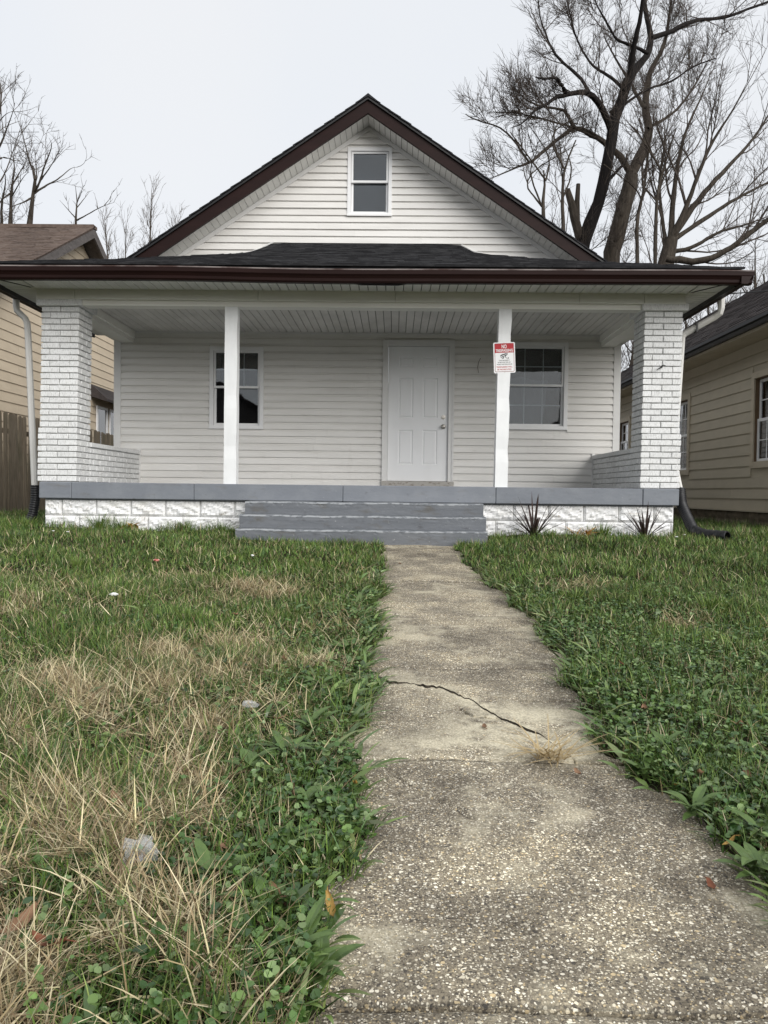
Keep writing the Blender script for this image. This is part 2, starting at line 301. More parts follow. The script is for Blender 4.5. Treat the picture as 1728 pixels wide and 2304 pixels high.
def lawn_z(x, y):
    x = np.asarray(x, float); y = np.asarray(y, float)
    z = prof(y)+.022+.008*_sn(x, y)
    near = np.clip((y+1.6)/1.5, 0, 1)*np.clip((np.abs(x-.1)-1.35)/.5, 0, 1); z = z+near*.055
    k = np.clip(np.minimum(x-edge_l(y), edge_r(y)-x)/.03, -1, 1); over = (x > .2) & (x < 1.4) & (y < -.7)
    z = np.where(over, prof(y)+.016-np.clip(k+1, 0, 2)*.03, z)
    under = (np.abs(x) < 3.6) & (y > .12); z = np.where(under, -.05, z)
    return z
def axis(lo, hi, st, far):
    a = list(np.arange(lo, hi+1e-6, st)); d = st; L = [lo]; H = [hi]
    while L[-1] > -far: d *= 1.45; L.append(L[-1]-d); H.append(H[-1]+d)
    return np.array(L[1:][::-1]+a+H[1:])
xs = axis(-7.5, 7.5, .09, 700); xs = np.unique(np.round(np.concatenate([xs, np.arange(.15, 1.5, .022)]), 4)); ys = axis(-11, 3, .06, 700); XX, YY = np.meshgrid(xs, ys)
V = np.stack([XX.ravel(), YY.ravel(), lawn_z(XX, YY).ravel()], 1); nx = len(xs); i = np.arange(len(ys)-1)[:, None]*nx+np.arange(nx-1)[None]
F = np.stack([i, i+1, i+nx+1, i+nx], -1).reshape(-1, 4)
tag(link('ground', npmesh('ground', V, F, smooth=True), 'soil'), kind='structure')

# walkway: exposed aggregate slabs with joints and a crack
CR1 = [(.24, -5.52), (.36, -5.58), (.52, -5.66), (.66, -5.72), (.76, -5.86), (.79, -5.98), (.85, -6.1), (.9, -6.24), (.97, -6.36), (1.02, -6.52)]
CR2 = [(.86, -5.84), (1.0, -5.87), (1.14, -5.86), (1.36, -5.88)]
CR3 = [(.42, -6.62), (.48, -6.75), (.6, -6.9), (.66, -7.0), (.78, -7.05)]
CR4 = [(.70, -5.98), (.74, -6.1), (.84, -6.12)]
def seg_d(x, y, pl):
    d = np.full(x.shape, 9.)
    for (x0, y0), (x1, y1) in zip(pl, pl[1:]):
        t = np.clip(((x-x0)*(x1-x0)+(y-y0)*(y1-y0))/((x1-x0)**2+(y1-y0)**2), 0, 1); d = np.minimum(d, np.hypot(x-x0-t*(x1-x0), y-y0-t*(y1-y0)))
    return d
walk = bpy.data.objects.new('walkway', None); COL.objects.link(walk); tag(walk, kind='structure')
joints = [-9.3, -7.735, -6.57, -5.325, -4.1, -2.85, -1.25, -.80]
_cx = np.array([q[0] for q in CR1]); _cy = np.array([q[1] for q in CR1])
_g1 = np.arange(.2, 1.45, .038); _n1 = rng.uniform(-.03, .03, len(_g1)); _g2 = np.arange(.2, 1.45, .012); _n2 = rng.uniform(-.014, .014, len(_g2)); _g3 = np.arange(.2, 1.45, .005); _n3 = rng.uniform(-.003, .003, len(_g3)); _gw = np.interp(_g1, _g1, rng.uniform(0, 1, len(_g1))**2)
def crack_y(x):
    return np.interp(x, _cx, _cy)+np.interp(x, _g1, _n1)+np.interp(x, _g2, _n2)+np.interp(x, _g3, _n3)
def slab(gx, ylo, yhi, st, soft_lo, soft_hi, zadd):
    """one cast piece between two edge curves, skirted down its sides"""
    a, b = ylo(gx), yhi(gx); ny = max(6, int((b-a).max()/st)); v = np.linspace(0, 1, ny)[:, None]; X = np.repeat(gx[None], ny, 0); Y = a[None]+(b-a)[None]*v
    e = np.minimum(X-.24, 1.36-X)
    if soft_lo: e = np.minimum(e, Y-a[None])
    if soft_hi: e = np.minimum(e, b[None]-Y)
    Z = prof(Y)+.003*_sn(X*2, Y*2)-.010*np.exp(-np.clip(e, 0, 1)/.010)*(1+.3*np.sin(X*31)*np.sin(X*47))+zadd(X, Y)
    wob = .008*np.sin(X*57+Y*31)+.006*np.sin(X*131-Y*83)
    for pl, wd, dp in ((CR2, .006, .05), (CR3, .004, .014), (CR4, .005, .03)): Z = Z-dp*np.exp(-(seg_d(X+wob, Y-wob*.8, pl)/wd)**2)
    worn = .95*np.exp(-(((X-.98)/.34)**2+((Y+6.25)/.30)**2)**2)+.8*np.exp(-((X-.62)/.45)**2-((Y+6.45)/.13)**2)+.7*np.exp(-(seg_d(X, Y, CR1)/.05)**2)+.35*np.exp(-((X-.75)/.3)**2-((Y+5.95)/.2)**2)
    nn = len(gx); V = np.stack([X.ravel(), Y.ravel(), Z.ravel()], 1); i = np.arange(ny-1)[:, None]*nn+np.arange(nn-1)[None]; F = np.stack([i, i+1, i+nn+1, i+nn], -1).reshape(-1, 4)
    rim = np.concatenate([np.arange(nn), np.arange(1, ny)*nn+nn-1, (ny-1)*nn+np.arange(nn-2, -1, -1), np.arange(ny-2, 0, -1)*nn]); lo = V[rim].copy(); lo[:, 2] -= .09; b0 = len(V); m = len(rim); j = np.arange(m)
    F = np.concatenate([F, np.stack([rim[j], b0+j, b0+(j+1) % m, rim[(j+1) % m]], -1)[:, ::-1]]); wv = np.concatenate([worn.ravel(), np.zeros(m)])
    me = npmesh('slab', np.concatenate([V, lo]), F, smooth=True, worn=np.clip(wv, 0, 1)); sm = np.ones(len(F), bool); sm[-m:] = False; me.polygons.foreach_set('use_smooth', sm)
    me.materials.append(MT['aggregate']); me.materials.append(MT['crack_shade']); mi = np.zeros(len(F), np.int32); mi[-m:] = 0 if (soft_lo and soft_hi) else (V[rim][:, 0] < 1.02); me.polygons.foreach_set('material_index', mi)
    link('slab', me, 'aggregate', walk)
for k in range(len(joints)-1):
    y0, y1 = joints[k]+.0045, joints[k+1]-.0045; hv = [0, .004, .0, .003, .001, .002, .0][k]; near = y1 < -2.8; y0f = lambda x, y0=y0: np.full_like(x, y0); y1f = lambda x, y1=y1: np.full_like(x, y1)
    lift = lambda X, Y, y0=y0, hv=hv: hv*np.exp(-(Y-y0)/.5)
    if k != 2: slab(np.linspace(.24, 1.36, 125 if near else 56), y0f, y1f, .009 if near else .02, True, True, lift); continue
    yc = lambda x: np.maximum(crack_y(x), y0+.002)
    slab(np.linspace(.24, 1.025, 220), y0f, lambda x: np.maximum(yc(x)-.005, y0+.001), .007, True, False, lift)
    far_lo = lambda x: np.where(x < 1.025, yc(x)-.001+.016*np.interp(x, _g1, _gw), y0)
    slab(np.linspace(.24, 1.36, 290), far_lo, y1f, .0075, False, True, lambda X, Y: (.002+.009*np.interp(X, _g1, _gw))*np.exp(-np.clip(Y-crack_y(X), 0, 9)/.30)*np.clip((1.0-X)/.12, 0, 1))

# ------------------------------------------------------------------ the white house
PW, HW, ZS = 2.326, 3.71, .66       # wall plane, half width, porch floor
H = thing('white_house', (0, 4, 0), 'small white gabled house with a full-width porch, brick pillars and grey steps', 'house')
def lap(h, t=.026):   # dutch-lap profile (depth towards the viewer is -y)
    return [(0, 0), (-t, 0), (-t*.95, h*.04), (-t*.72, h*.66), (-t*.45, h*.75), (-t*.16, h*.82), (-.002, h*1.0), (0, h*1.0)]
def siding(parent, Y, z0, z1, h, spans, m='vinyl', ends=None, axis='x', t=.026):
    """rows of boards; spans(za,zb) -> list of (x0,x1)"""
    z = z0
    while z < z1-.01:
        hh = min(h, z1-z)
        for a, b in spans(z, z+hh):
            if b-a < .02: continue
            cuts = [a]
            while b-cuts[-1] > 2.2: cuts.append(cuts[-1]+random.uniform(1.0, min(3.6, b-cuts[-1]-.6)))
            for c, d in zip(cuts, cuts[1:]+[b]):
                off = random.uniform(-.0025, .0015); dz = random.uniform(-.0015, .0015)
                mb = MB(); pr = [(Y+y+(off if y < 0 else 0), z+min(q, hh)+(dz if q < h*.5 else 0)) for y, q in lap(h, t)]
                mb.prism_x(pr, c+.0006, d-.0006, ends=(lambda zz, c=c, d=d, a=a, b=b: (ends(zz, a, b)[0] if c == a else c, ends(zz, a, b)[1] if d == b else d)) if ends else None)
                mb.build('siding_board', m, parent)
        z += h
def cut(spans, hole):
    r = []
    for a, b in spans:
        if hole[1] <= a or hole[0] >= b: r.append((a, b)); continue
        if hole[0] > a: r.append((a, hole[0]))
        if hole[1] < b: r.append((hole[1], b))
    return r
# holes: x0,x1,z0,z1 of outer trims
DOOR = (.248, 1.286, .66, 2.798); LWIN = (-2.30, -1.505, 1.50, 2.69); RWIN = (1.965, 2.945, 1.535, 2.792); GWIN = (-.303, .343, 4.61, 5.585)
def wallmesh(holes, x0, x1, z0, z1, y0, y1):
    """wall slab with real openings"""
    mb = MB(); xs_ = sorted({x0, x1, *[h[0]+.03 for h in holes], *[h[1]-.03 for h in holes]}); 
    for a, b in zip(xs_, xs_[1:]):
        zz = [(z0, z1)]; c = (a+b)/2
        for h in holes:
            if h[0]+.03 <= c <= h[1]-.03: zz = cut(zz, (h[2]+.03 if h[2] > z0+.05 else z0-.1, h[3]-.03))
        for p, q in zz: mb.box(a, b, y0, y1, p, q)
    return mb
fw = wallmesh([DOOR, LWIN, RWIN], -HW+.05, HW-.05, .5, 3.6, PW, PW+.12).build('front_wall', 'vinyl', H)
def sp(za, zb):
    s = [(-HW+.10, HW-.10)]
    for h in (DOOR, LWIN, RWIN):
        if zb > h[2]+.01 and za < h[3]-.01: s = cut(s, (h[0], h[1]))
    return s
siding(fw, PW, ZS+.004, 2.905, .1035, sp)
for s in (-1, 1):
    a, b = sorted((s*HW, s*(HW-.10)))
    MB().box(a, b, PW-.03, PW+.01, 1.10, 2.80).build('corner_board', 'trim', H)
for s in (-1, 1):
    a, b = sorted((s*(HW-.002), s*(HW-.08))); mb = MB(); z = .5
    while z < 3.5:
        x = s*(HW-.02); pr = [(x, z), (x+s*.018, z), (x+s*.013, z+.07), (x, z+.10)]
        mb.prism_y(pr if s > 0 else pr[::-1], PW+.02, 12.6); z += .1035
    mb.box(*sorted((x-s*.1, x)), PW+.13, 12.6, .2, 3.55); mb.build('side_wall', 'vinyl', H)
MB().box(-HW+.15, HW-.15, 12.4, 12.55, .2, 3.6).build('back_wall', 'vinyl', H)
MB().box(-HW+.12, HW-.12, PW+.1, 12.5, .1, .5).build('house_foundation', 'block_paint', H)
# gable
PITCH_R, ZA = .677, 5.895            # slope and apex of the wall triangle
gw = MB(); gz0 = 3.5
def gx_at(z): return (ZA-z)/PITCH_R
xl = [-gx_at(gz0), GWIN[0]+.03, GWIN[1]-.03, gx_at(gz0)]
def tri_piece(x0, x1, zlo):   # wall strip from zlo up to the rake
    f = lambda x: ZA-PITCH_R*abs(x)
    xs_ = sorted({x0, x1, *([0] if x0 < 0 < x1 else [])}); p = [(x, zlo) for x in (x0, x1)]+[(x, max(f(x), zlo)) for x in reversed(xs_)]
    gw.prism_y(p, PW, PW+.1)
tri_piece(xl[0], xl[1], gz0); tri_piece(xl[2], xl[3], gz0); tri_piece(xl[1], xl[2], GWIN[3]-.03); gw.box(xl[1], xl[2], PW, PW+.1, gz0, GWIN[2]+.03)
gw = gw.build('gable_wall', 'vinyl', H)
def gsp(za, zb):
    w = gx_at(za)
    s = [(-w, w)]
    if zb > GWIN[2]+.01 and za < GWIN[3]-.01: s = cut(s, (GWIN[0], GWIN[1]))
    return s
siding(gw, PW, 3.70, ZA-.02, .1015, gsp, ends=lambda z, a, b: (max(a, -gx_at(z)) if a < -.31 else a, min(b, gx_at(z)) if b > .345 else b))
# rake trim along the wall, rake soffit panels, fascias
RY = PW-.40
for s in (-1, 1):
    def sl(x0, x1, dz0, dz1, y0, y1, mb):   # sloped bar between |x| x0..x1, vertical offsets from wall apex line
        p = []
        for dz in (dz0, dz1):
            for x, y in ((x0, y0), (x1, y0), (x1, y1), (x0, y1)): p.append((s*x, y, ZA+dz-PITCH_R*x))
        if s < 0: p = [p[1], p[0], p[3], p[2], p[5], p[4], p[7], p[6]]
        return mb.hexa(p)
    sl(0, 3.72, -.075, -.005, PW-.032, PW-.003, MB()).build('rake_trim', 'trim', H)
    rs = sl(0, 4.12, .022, .034, RY+.01, PW, MB()).build('rake_soffit', 'groove', H)
    n = 51; ln = .0795
    me = sl(.002, ln-.0045, -.003, .018, RY+.02, PW-.001, MB()); base = [Vector(v) for v in me.v]; me.v = [(v.x, v.y, v.z-ZA) for v in base]; me = me.mesh('rake_panel')
    for k in range(n): link('rake_panel', me, 'soffit', rs, (s*k*ln, 0, ZA-PITCH_R*k*ln))
    sl(0, 4.16, -.012, .165, RY-.03, RY+.012, MB()).build('rake_fascia', 'brown_metal', H)
    sl(0, 4.2, .168, .198, RY-.06, RY+.05, MB()).build('rake_drip_edge', 'black_metal', H)
    rf = sl(0, 4.25, .172, .21, RY+.05, 12.8, MB()).build('main_roof', 'shingle_dark', H)
    mb = MB(); c = .145; x = 0; q = 0          # shingle courses stepping down the slope
    while x < 4.24:
        x1 = min(x+c+.03, 4.27); y = RY-.072-random.uniform(0, .007)
        while y < 12.8:
            w = random.uniform(.28, .36) if y < 3.4 else 12.8-y+.004; t = .008+random.uniform(0, .006)
            p = []
            for dz, dt in ((.20, 0), (.218, 1)):
                for xx, yy, lift in ((x, y, 0), (x1, y, t), (x1, y+w-.004, t), (x, y+w-.004, 0)): p.append((s*xx, yy, ZA+dz+lift-PITCH_R*xx))
            if s < 0: p = [p[1], p[0], p[3], p[2], p[5], p[4], p[7], p[6]]
            mb.hexa(p); y += w
        x += c; q += 1
    tag(mb.build('shingles', 'shingle_dark', rf), kind='stuff')
MB().prism_y([(-.16, ZA+.10+.02), (0, ZA+.245), (.16, ZA+.10+.02), (0, ZA+.21)], RY-.07, 12.8).build('ridge_cap', 'shingle_dark', H)

# windows
def window(hole, Y, rail, cols, rows_top, rows_bot, inner='room_dark', casing=.055):
    x0, x1, z0, z1 = hole
    mb = MB(); c = casing; yf = Y-.034
    mb.box(x0, x0+c, yf, Y+.06, z0, z1); mb.box(x1-c, x1, yf, Y+.06, z0, z1); mb.box(x0+c, x1-c, yf+.002, Y+.06, z1-c, z1-.001); mb.box(x0+c, x1-c, yf+.002, Y+.06, z0+.001, z0+c*.75)
    mb.box(x0-.004, x1+.004, yf-.012, Y, z0-.012, z0+.012)
    w = mb.build('window', 'upvc', H)
    a, b, p, q = x0+c, x1-c, z0+c*.75, z1-c
    def sash(za, zb, y, f, cols, rows):
        m = MB(); m.box(a+.004, a+f, y, y+.035, za, zb); m.box(b-f, b-.004, y, y+.035, za, zb); m.box(a+f, b-f, y+.001, y+.034, zb-f, zb-.001); m.box(a+f, b-f, y+.001, y+.034, za+.001, za+f)
        s = m.build('sash', 'upvc', w)
        MB().box(a+f-.004, b-f+.004, y+.017, y+.020, za+f-.004, zb-f+.004).build('pane', 'pane', w)
        gw_, gh = b-a-2*f, zb-za-2*f
        for k in range(1, cols): 
            xx = a+f+gw_*k/cols; MB().box(xx-.007, xx+.007, y+.0215, y+.029, za+f, zb-f).build('muntin', 'upvc', w)
        for k in range(1, rows):
            zz = za+f+gh*k/rows; MB().box(a+f, b-f, y+.022, y+.0285, zz-.008, zz+.008).build('muntin', 'upvc', w)
    sash(rail-.02, q, Y-.012, .032, cols if rows_top > 1 else 1, rows_top); sash(p, rail+.022, Y+.026, .034, cols if rows_bot > 1 else 1, rows_bot)
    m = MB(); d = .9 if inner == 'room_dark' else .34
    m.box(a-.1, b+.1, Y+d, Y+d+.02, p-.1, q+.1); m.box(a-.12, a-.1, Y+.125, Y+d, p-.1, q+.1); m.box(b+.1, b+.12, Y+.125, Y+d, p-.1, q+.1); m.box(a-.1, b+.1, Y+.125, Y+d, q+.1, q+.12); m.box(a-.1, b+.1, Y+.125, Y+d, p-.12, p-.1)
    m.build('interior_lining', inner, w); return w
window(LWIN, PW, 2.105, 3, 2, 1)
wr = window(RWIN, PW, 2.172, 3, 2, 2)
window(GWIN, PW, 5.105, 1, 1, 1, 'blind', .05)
# made-up pale sheet behind the porch window, standing in for a reflection
mb = MB(); nX, nZ = 22, 10
for j in range(nZ+1):
    for i_ in range(nX+1):
        u, v = i_/nX, j/nZ; top = 2.33-.03*u-.02*math.sin(u*9)
        mb.v.append((1.99+.74*u-.06*v*math.sin(3*u)-.10*(1-v)*u, PW+.30+.02*math.sin(u*17+v*2), 1.56+(top-1.56)*v))
for j in range(nZ):
    for i_ in range(nX): k = j*(nX+1)+i_; mb.f.append((k, k+1, k+nX+2, k+nX+1))
mb.build('pane_backdrop', 'sheet', wr, True)

# door
mb = MB(); x0, x1, z0, z1 = DOOR
mb.box(x0, x0+.075, PW-.035, PW+.08, z0+.012, z1); mb.box(x1-.075, x1, PW-.035, PW+.08, z0+.012, z1); mb.box(x0+.075, x1-.075, PW-.033, PW+.08, z1-.075, z1-.001)
mb.box(x0-.006, x0+.02, PW-.046, PW-.03, z0+.012, z1+.006); mb.box(x1-.02, x1+.006, PW-.046, PW-.03, z0+.012, z1+.006); mb.box(x0+.02, x1-.02, PW-.046, PW-.03, z1-.02, z1+.005)
mb.build('door_frame', 'trim', H)
lx0, lx1, lz0, lz1 = x0+.077, x1-.077, .752, z1-.077; yd = PW+.012; mb = MB()
lw, lh = lx1-lx0, lz1-lz0
PX = [(.172, .42), (.575, .826)]; PZ = [(1-.878, 1-.617), (1-.53, 1-.23), (1-.156, 1-.074)]
xb = [0]+[v for p in PX for v in p]+[1]; zb_ = [0]+[v for p in PZ for v in p]+[1]
for i_ in range(5):
    for j in range(7):
        a, b, c, d = lx0+lw*xb[i_], lx0+lw*xb[i_+1], lz0+lh*zb_[j], lz0+lh*zb_[j+1]
        if i_ % 2 and j % 2:
            e = .017; g = .034; y1_, y2_ = yd+.011, yd+.002
            P = [(a, yd, c), (b, yd, c), (b, yd, d), (a, yd, d)]
            Q = [(a+e, y1_, c+e), (b-e, y1_, c+e), (b-e, y1_, d-e), (a+e, y1_, d-e)]
            T = [(a+g, y2_, c+g), (b-g, y2_, c+g), (b-g, y2_, d-g), (a+g, y2_, d-g)]
            mb.add(P+Q+T, [(k, (k+1) % 4, 4+(k+1) % 4, 4+k) for k in range(4)]+[(4+k, 4+(k+1) % 4, 8+(k+1) % 4, 8+k) for k in range(4)]+[(8, 9, 10, 11)])
        else: mb.add([(a, yd, c), (b, yd, c), (b, yd, d), (a, yd, d)], [(0, 1, 2, 3)])
mb.box(lx0, lx1, yd+.02, yd+.045, lz0, lz1)
for a, b, c, d in ((lx0, lx0+.001, lz0, lz1), (lx1-.001, lx1, lz0, lz1), (lx0, lx1, lz0, lz0+.001), (lx0, lx1, lz1-.001, lz1)): mb.box(a, b, yd, yd+.02, c, d)
dr = mb.build('door', 'door_paint', H)
MB().tube([(1.137, yd+.01, 1.554), (1.137, yd-.012, 1.554), (1.137, yd-.014, 1.554), (1.137, yd-.035, 1.554), (1.137, yd-.045, 1.554), (1.137, yd-.062, 1.554), (1.137, yd-.07, 1.554)], [.034, .034, .014, .013, .026, .028, .018], 16).build('door_knob', 'steel', dr, True)
MB().tube([(1.138, yd+.01, 1.694), (1.138, yd-.012, 1.694), (1.138, yd-.013, 1.694), (1.138, yd-.022, 1.694)], [.033, .031, .016, .014], 16).build('deadbolt', 'steel', dr)
MB().chamfer((x0+x1)/2, PW-.01, .705, x1-x0+.03, .10, .086, .008).build('threshold', 'sill_wood', H)

# porch floor (edge pieces), foundation blocks, steps
JX = [-3.752, -3.37, -1.92, -.17, 1.62, 3.33, 3.752]
pf = MB().box(-3.7, 3.7, .06, PW+.05, .45, .635).build('porch_floor', 'grey_paint', H)
for a, b in zip(JX, JX[1:]): MB().chamfer((a+b)/2, 1.19, .563, b-a-.003, 2.38, .194, .008, .0015).build('floor_slab', 'grey_paint', pf)
fd = MB().box(-3.68, 3.68, .10, PW+.05, -.3, .462).build('foundation', 'mortar_paint', H)
def rock_block(x0, x1, z0, z1, parent, m='block_paint', y=.10, amp=.028, axis='y', sgn=-1, nx=18, nz=9):
    """split-face block: chipped front face, smooth margins"""
    mb = MB(); L, Hh = x1-x0, z1-z0; ox, oz = random.uniform(0, 90), random.uniform(0, 90)
    for j in range(nz+1):
        for i_ in range(nx+1):
            u, v = i_/nx, j/nz; e = min(u, 1-u)*L; f = min(v, 1-v)*Hh; k = min(1, min(e, f)/.022)
            n = abs(math.sin(ox+u*L*17+math.sin(oz+v*9)*1.3)*math.cos(oz+v*Hh*31+u*5))*.6+abs(math.sin((u*L*57+v*Hh*39)+ox+math.sin(v*7+u*3)))*.3+random.uniform(0, .28)
            d = .012*k**.5+amp*k*n
            x = x0+u*L; z = z0+v*Hh
            mb.v.append((x, y-.006-d, z))
    for j in range(nz):
        for i_ in range(nx): q = j*(nx+1)+i_; mb.f.append((q, q+1, q+nx+2, q+nx+1))
    ring = [i_ for i_ in range(nx+1)]+[j*(nx+1)+nx for j in range(1, nz+1)]+[nz*(nx+1)+i_ for i_ in range(nx-1, -1, -1)]+[j*(nx+1) for j in range(nz-1, 0, -1)]
    o = len(mb.v); mb.v += [(mb.v[q][0], y+.05, mb.v[q][2]) for q in ring]; m_ = len(ring)
    mb.f += [(ring[(k+1) % m_], ring[k], o+k, o+(k+1) % m_) for k in range(m_)]
    if axis == 'x': mb.v = [(p[1], p[0], p[2]) for p in mb.v]
    return mb.build('block', m, parent)
for r, (z0, z1, st) in enumerate(((.268, .462, .205), (.066, .262, .41), (-.13, .06, .2))):
    x = -3.72; first = True
    while x < 3.71:
        w = st if first else .412; first = False; b = min(x+w, 3.722)
        if not (b < 1.35 and x > -1.2): rock_block(x+.003, b-.003, z0, z1, fd)
        x += w
stp = MB().box(-1.2, 1.38, -.6, .02, -.1, .12).build('concrete_steps', 'step_paint', H)
def step_mesh(x0, x1, yf, yb, zt, zb, nx=90):
    """cast step with a rounded, slightly chipped nosing and a worn paint edge"""
    pr = [(yb, zt+.008), (yf+.02, zt-.001), (yf+.006, zt-.004), (yf, zt-.012), (yf+.002, zt-.05), (yf+.006, (zt+zb)/2), (yf+.012, zb)]
    def rows(pr, off):
        mb = MB(); n = len(pr)
        for i_ in range(nx+1):
            x = x0+(x1-x0)*i_/nx; a = .0025*math.sin(x*5+zt*40)+.0015*math.sin(x*17+zt*70); ch = .012*max(0, math.sin(x*5.3+zt*90)-.9)*6+.010*max(0, math.sin(x*23+zt*50)-.93)*8
            for k, (y, z) in enumerate(pr): mb.v.append((x, y-off+(ch if abs(y-yf) < .008 and z > zt-.02 else 0), z+a*(z > zt-.06)+off*.5-(ch*.7 if y < yf+.03 and z > zt-.02 else 0)))
        for i_ in range(nx):
            for k in range(n-1): q = i_*n+k; mb.f.append((q, q+1, q+n+1, q+n))
        return mb
    mb = rows(pr, 0); n = len(pr); o = len(mb.v); mb.v += [(x0, yb, zb), (x1, yb, zb)]
    mb.f.append(tuple(range(n))+(o,)); mb.f.append((tuple(range(nx*n, nx*n+n))+(o+1,))[::-1])
    s = mb.build('step', 'step_paint', stp)
    return s
for x0_, x1_, yf_, zt_ in ((-1.262, 1.447, -.28, .461), (-1.268, 1.447, -.56, .317), (-1.255, 1.43, -.84, .174)):
    mb = MB(); n_ = 110
    for i_ in range(n_+1):
        x = x0_+(x1_-x0_)*i_/n_; h = .007+.002*math.sin(x*6.1+zt_*33)+.002*math.sin(x*21+zt_*9)+random.uniform(-.002, .002); a = .0025*math.sin(x*5+zt_*40)+.0015*math.sin(x*17+zt_*70)
        mb.v += [(x, yf_+.05, zt_+.0035+a), (x, yf_+.02, zt_+.0015+a), (x, yf_+.0035, zt_-.0035+a), (x, yf_-.0025, zt_-.012+a), (x, yf_-.0012, zt_-.012-max(.002, h)+a)]
    for i_ in range(n_):
        for k in range(4): q = i_*5+k; mb.f.append((q, q+1, q+6, q+5))
    mb.build('worn_edge', 'worn_paint', stp)
step_mesh(-1.262, 1.447, -.28, .09, .461, .30); step_mesh(-1.268, 1.447, -.56, -.20, .317, .15); step_mesh(-1.255, 1.43, -.84, -.48, .174, -.02)

# brick pillars and low side walls
CH = .0712; BV = {}
def brick(l, d, parent, x, y, z, rz=0):
    """painted wire-cut brick, a shared shape for each size"""
    k = (round(l, 3), round(d, 3), random.randrange(4))
    if k not in BV: BV[k] = MB().chamfer(0, 0, 0, l-.010, d, CH-.011, .005, .0022).mesh('brick')
    return link('brick', BV[k], 'brick_paint', parent, (x, y+random.uniform(-.002, .002), z), (0, random.uniform(-.006, .006), rz))
for s in (-1, 1):
    nC = 29; w = .448; dp = .40
    cxf = (lambda z: -3.553+.034*(z-.66)/2.06) if s < 0 else (lambda z: 3.530+.016*(z-.66)/2.06)
    core = MB().hexa([(cxf(.66)-w/2+.020, .070, .655), (cxf(.66)+w/2-.020, .070, .655), (cxf(.66)+w/2-.020, .05+dp-.014, .655), (cxf(.66)-w/2+.020, .05+dp-.014, .655),
                      (cxf(2.73)-w/2+.020, .070, 2.73), (cxf(2.73)+w/2-.020, .070, 2.73), (cxf(2.73)+w/2-.020, .05+dp-.014, 2.73), (cxf(2.73)-w/2+.020, .05+dp-.014, 2.73)]).build('brick_pillar', 'mortar_paint', H)
    hid = MB()
    for c in range(nC):
        z = .66+CH*(c+.5)+.003; cx = cxf(z)+(s*.010 if c < 9 else 0); ww = w+(.018 if c < 9 else 0); y0 = .05; hl = .102
        if c % 2 == 0:
            brick(ww/2, hl, core, cx-ww/4, y0+hl/2, z); brick(ww/2, hl, core, cx+ww/4, y0+hl/2, z)
            rest = dp-hl
            brick(rest*.68, hl, core, cx-s*(ww/2-hl/2), y0+hl+rest*.34, z, math.pi/2); brick(rest*.32, hl, core, cx-s*(ww/2-hl/2), y0+hl+rest*.84, z, math.pi/2)
            hid.box(*sorted((cx+s*(ww/2-hl), cx+s*ww/2)), y0+hl+.005, y0+dp, z-CH/2+.005, z+CH/2-.005)
        else:
            brick(ww-2*hl, hl, core, cx, y0+hl/2, z)
            brick(.225, hl, core, cx-s*(ww/2-hl/2), y0+.1125-.005, z, math.pi/2); brick(.225, hl, core, cx+s*(ww/2-hl/2), y0+.1125-.005, z, math.pi/2)
            brick(dp-.225, hl, core, cx-s*(ww/2-hl/2), y0+.225+(dp-.225)/2, z, math.pi/2)
            hid.box(*sorted((cx+s*(ww/2-hl), cx+s*ww/2)), y0+.235, y0+dp, z-CH/2+.005, z+CH/2-.005)
        hid.box(cx-ww/2+hl, cx+ww/2-hl, y0+dp-hl, y0+dp, z-CH/2+.005, z+CH/2-.005)
    tag(hid.build('brickwork', 'brick_paint', core), kind='stuff')
    MB().chamfer(cxf(2.75), .05+dp/2, 2.767, w+.085, dp+.10, .085, .008, .002).build('pillar_cap', 'brick_paint', core)
    # low wall
    xi = s*3.325; xo = s*3.53; y0, y1 = .455, PW-.03
    kn = MB().box(*sorted((xi+s*.012, xo-s*.012)), y0, y1, .655, 1.10).build('low_wall', 'mortar_paint', H)
    hid = MB()
    for c in range(6):
        z = .66+CH*(c+.5)+.003; y = y0-(.11 if c % 2 else 0)
        while y < y1-.01:
            a, b = max(y, y0), min(y+.214, y1)
            if b-a > .03: brick(b-a, .1, kn, xi+s*.05, (a+b)/2, z, math.pi/2); hid.box(*sorted((xo-s*.09, xo)), a+.005, b-.005, z-CH/2+.005, z+CH/2-.005)
            y += .214
    tag(hid.build('brickwork', 'brick_paint', kn), kind='stuff')
    MB().chamfer((xi+xo)/2, (y0+y1)/2, 1.126, .235, y1-y0, .056, .006, .001).build('coping', 'brick_paint', kn)
    MB().box(*sorted((xi-s*.012, xi+s*.03)), PW-.032, PW-.004, .665, 1.18).build('end_trim', 'trim', H)

# posts, beams, ceiling, soffit
for x, lean in ((-1.505, .005), (1.695, .018)):
    mb = MB(); n = 14
    for k in range(n+1):
        t = k/n; z = .655+(2.742-.655)*t; cx = x-lean/2+lean*t; b = .0045*math.sin(t*21)+.003*math.sin(t*47+1)
        for a, y in ((-.073, .045), (.073+b, .045), (.073+b*.3, .19), (-.073, .19)): mb.v.append((cx+a, y-(b if y < .1 else 0)*.8, z))
    for k in range(n):
        for q in range(4): mb.f.append((k*4+q, k*4+(q+1) % 4, k*4+4+(q+1) % 4, k*4+4+q))
    mb.f += [(3, 2, 1, 0), (n*4, n*4+1, n*4+2, n*4+3)]
    mb.build('porch_post', 'post_metal', H)
bm = MB().box(-3.70, 3.70, .035, .19, 2.735, 2.99).build('front_beam', 'beam_paint', H)
bx = [-3.78, -3.33, -1.18, .42, 2.55, 3.30, 3.78]
for k, (a, b) in enumerate(zip(bx, bx[1:])): MB().chamfer((a+b)/2, .016, 2.862+.001*(k % 2), b-a-.004, .036, .132, .003).build('beam_board', 'beam_paint', bm)
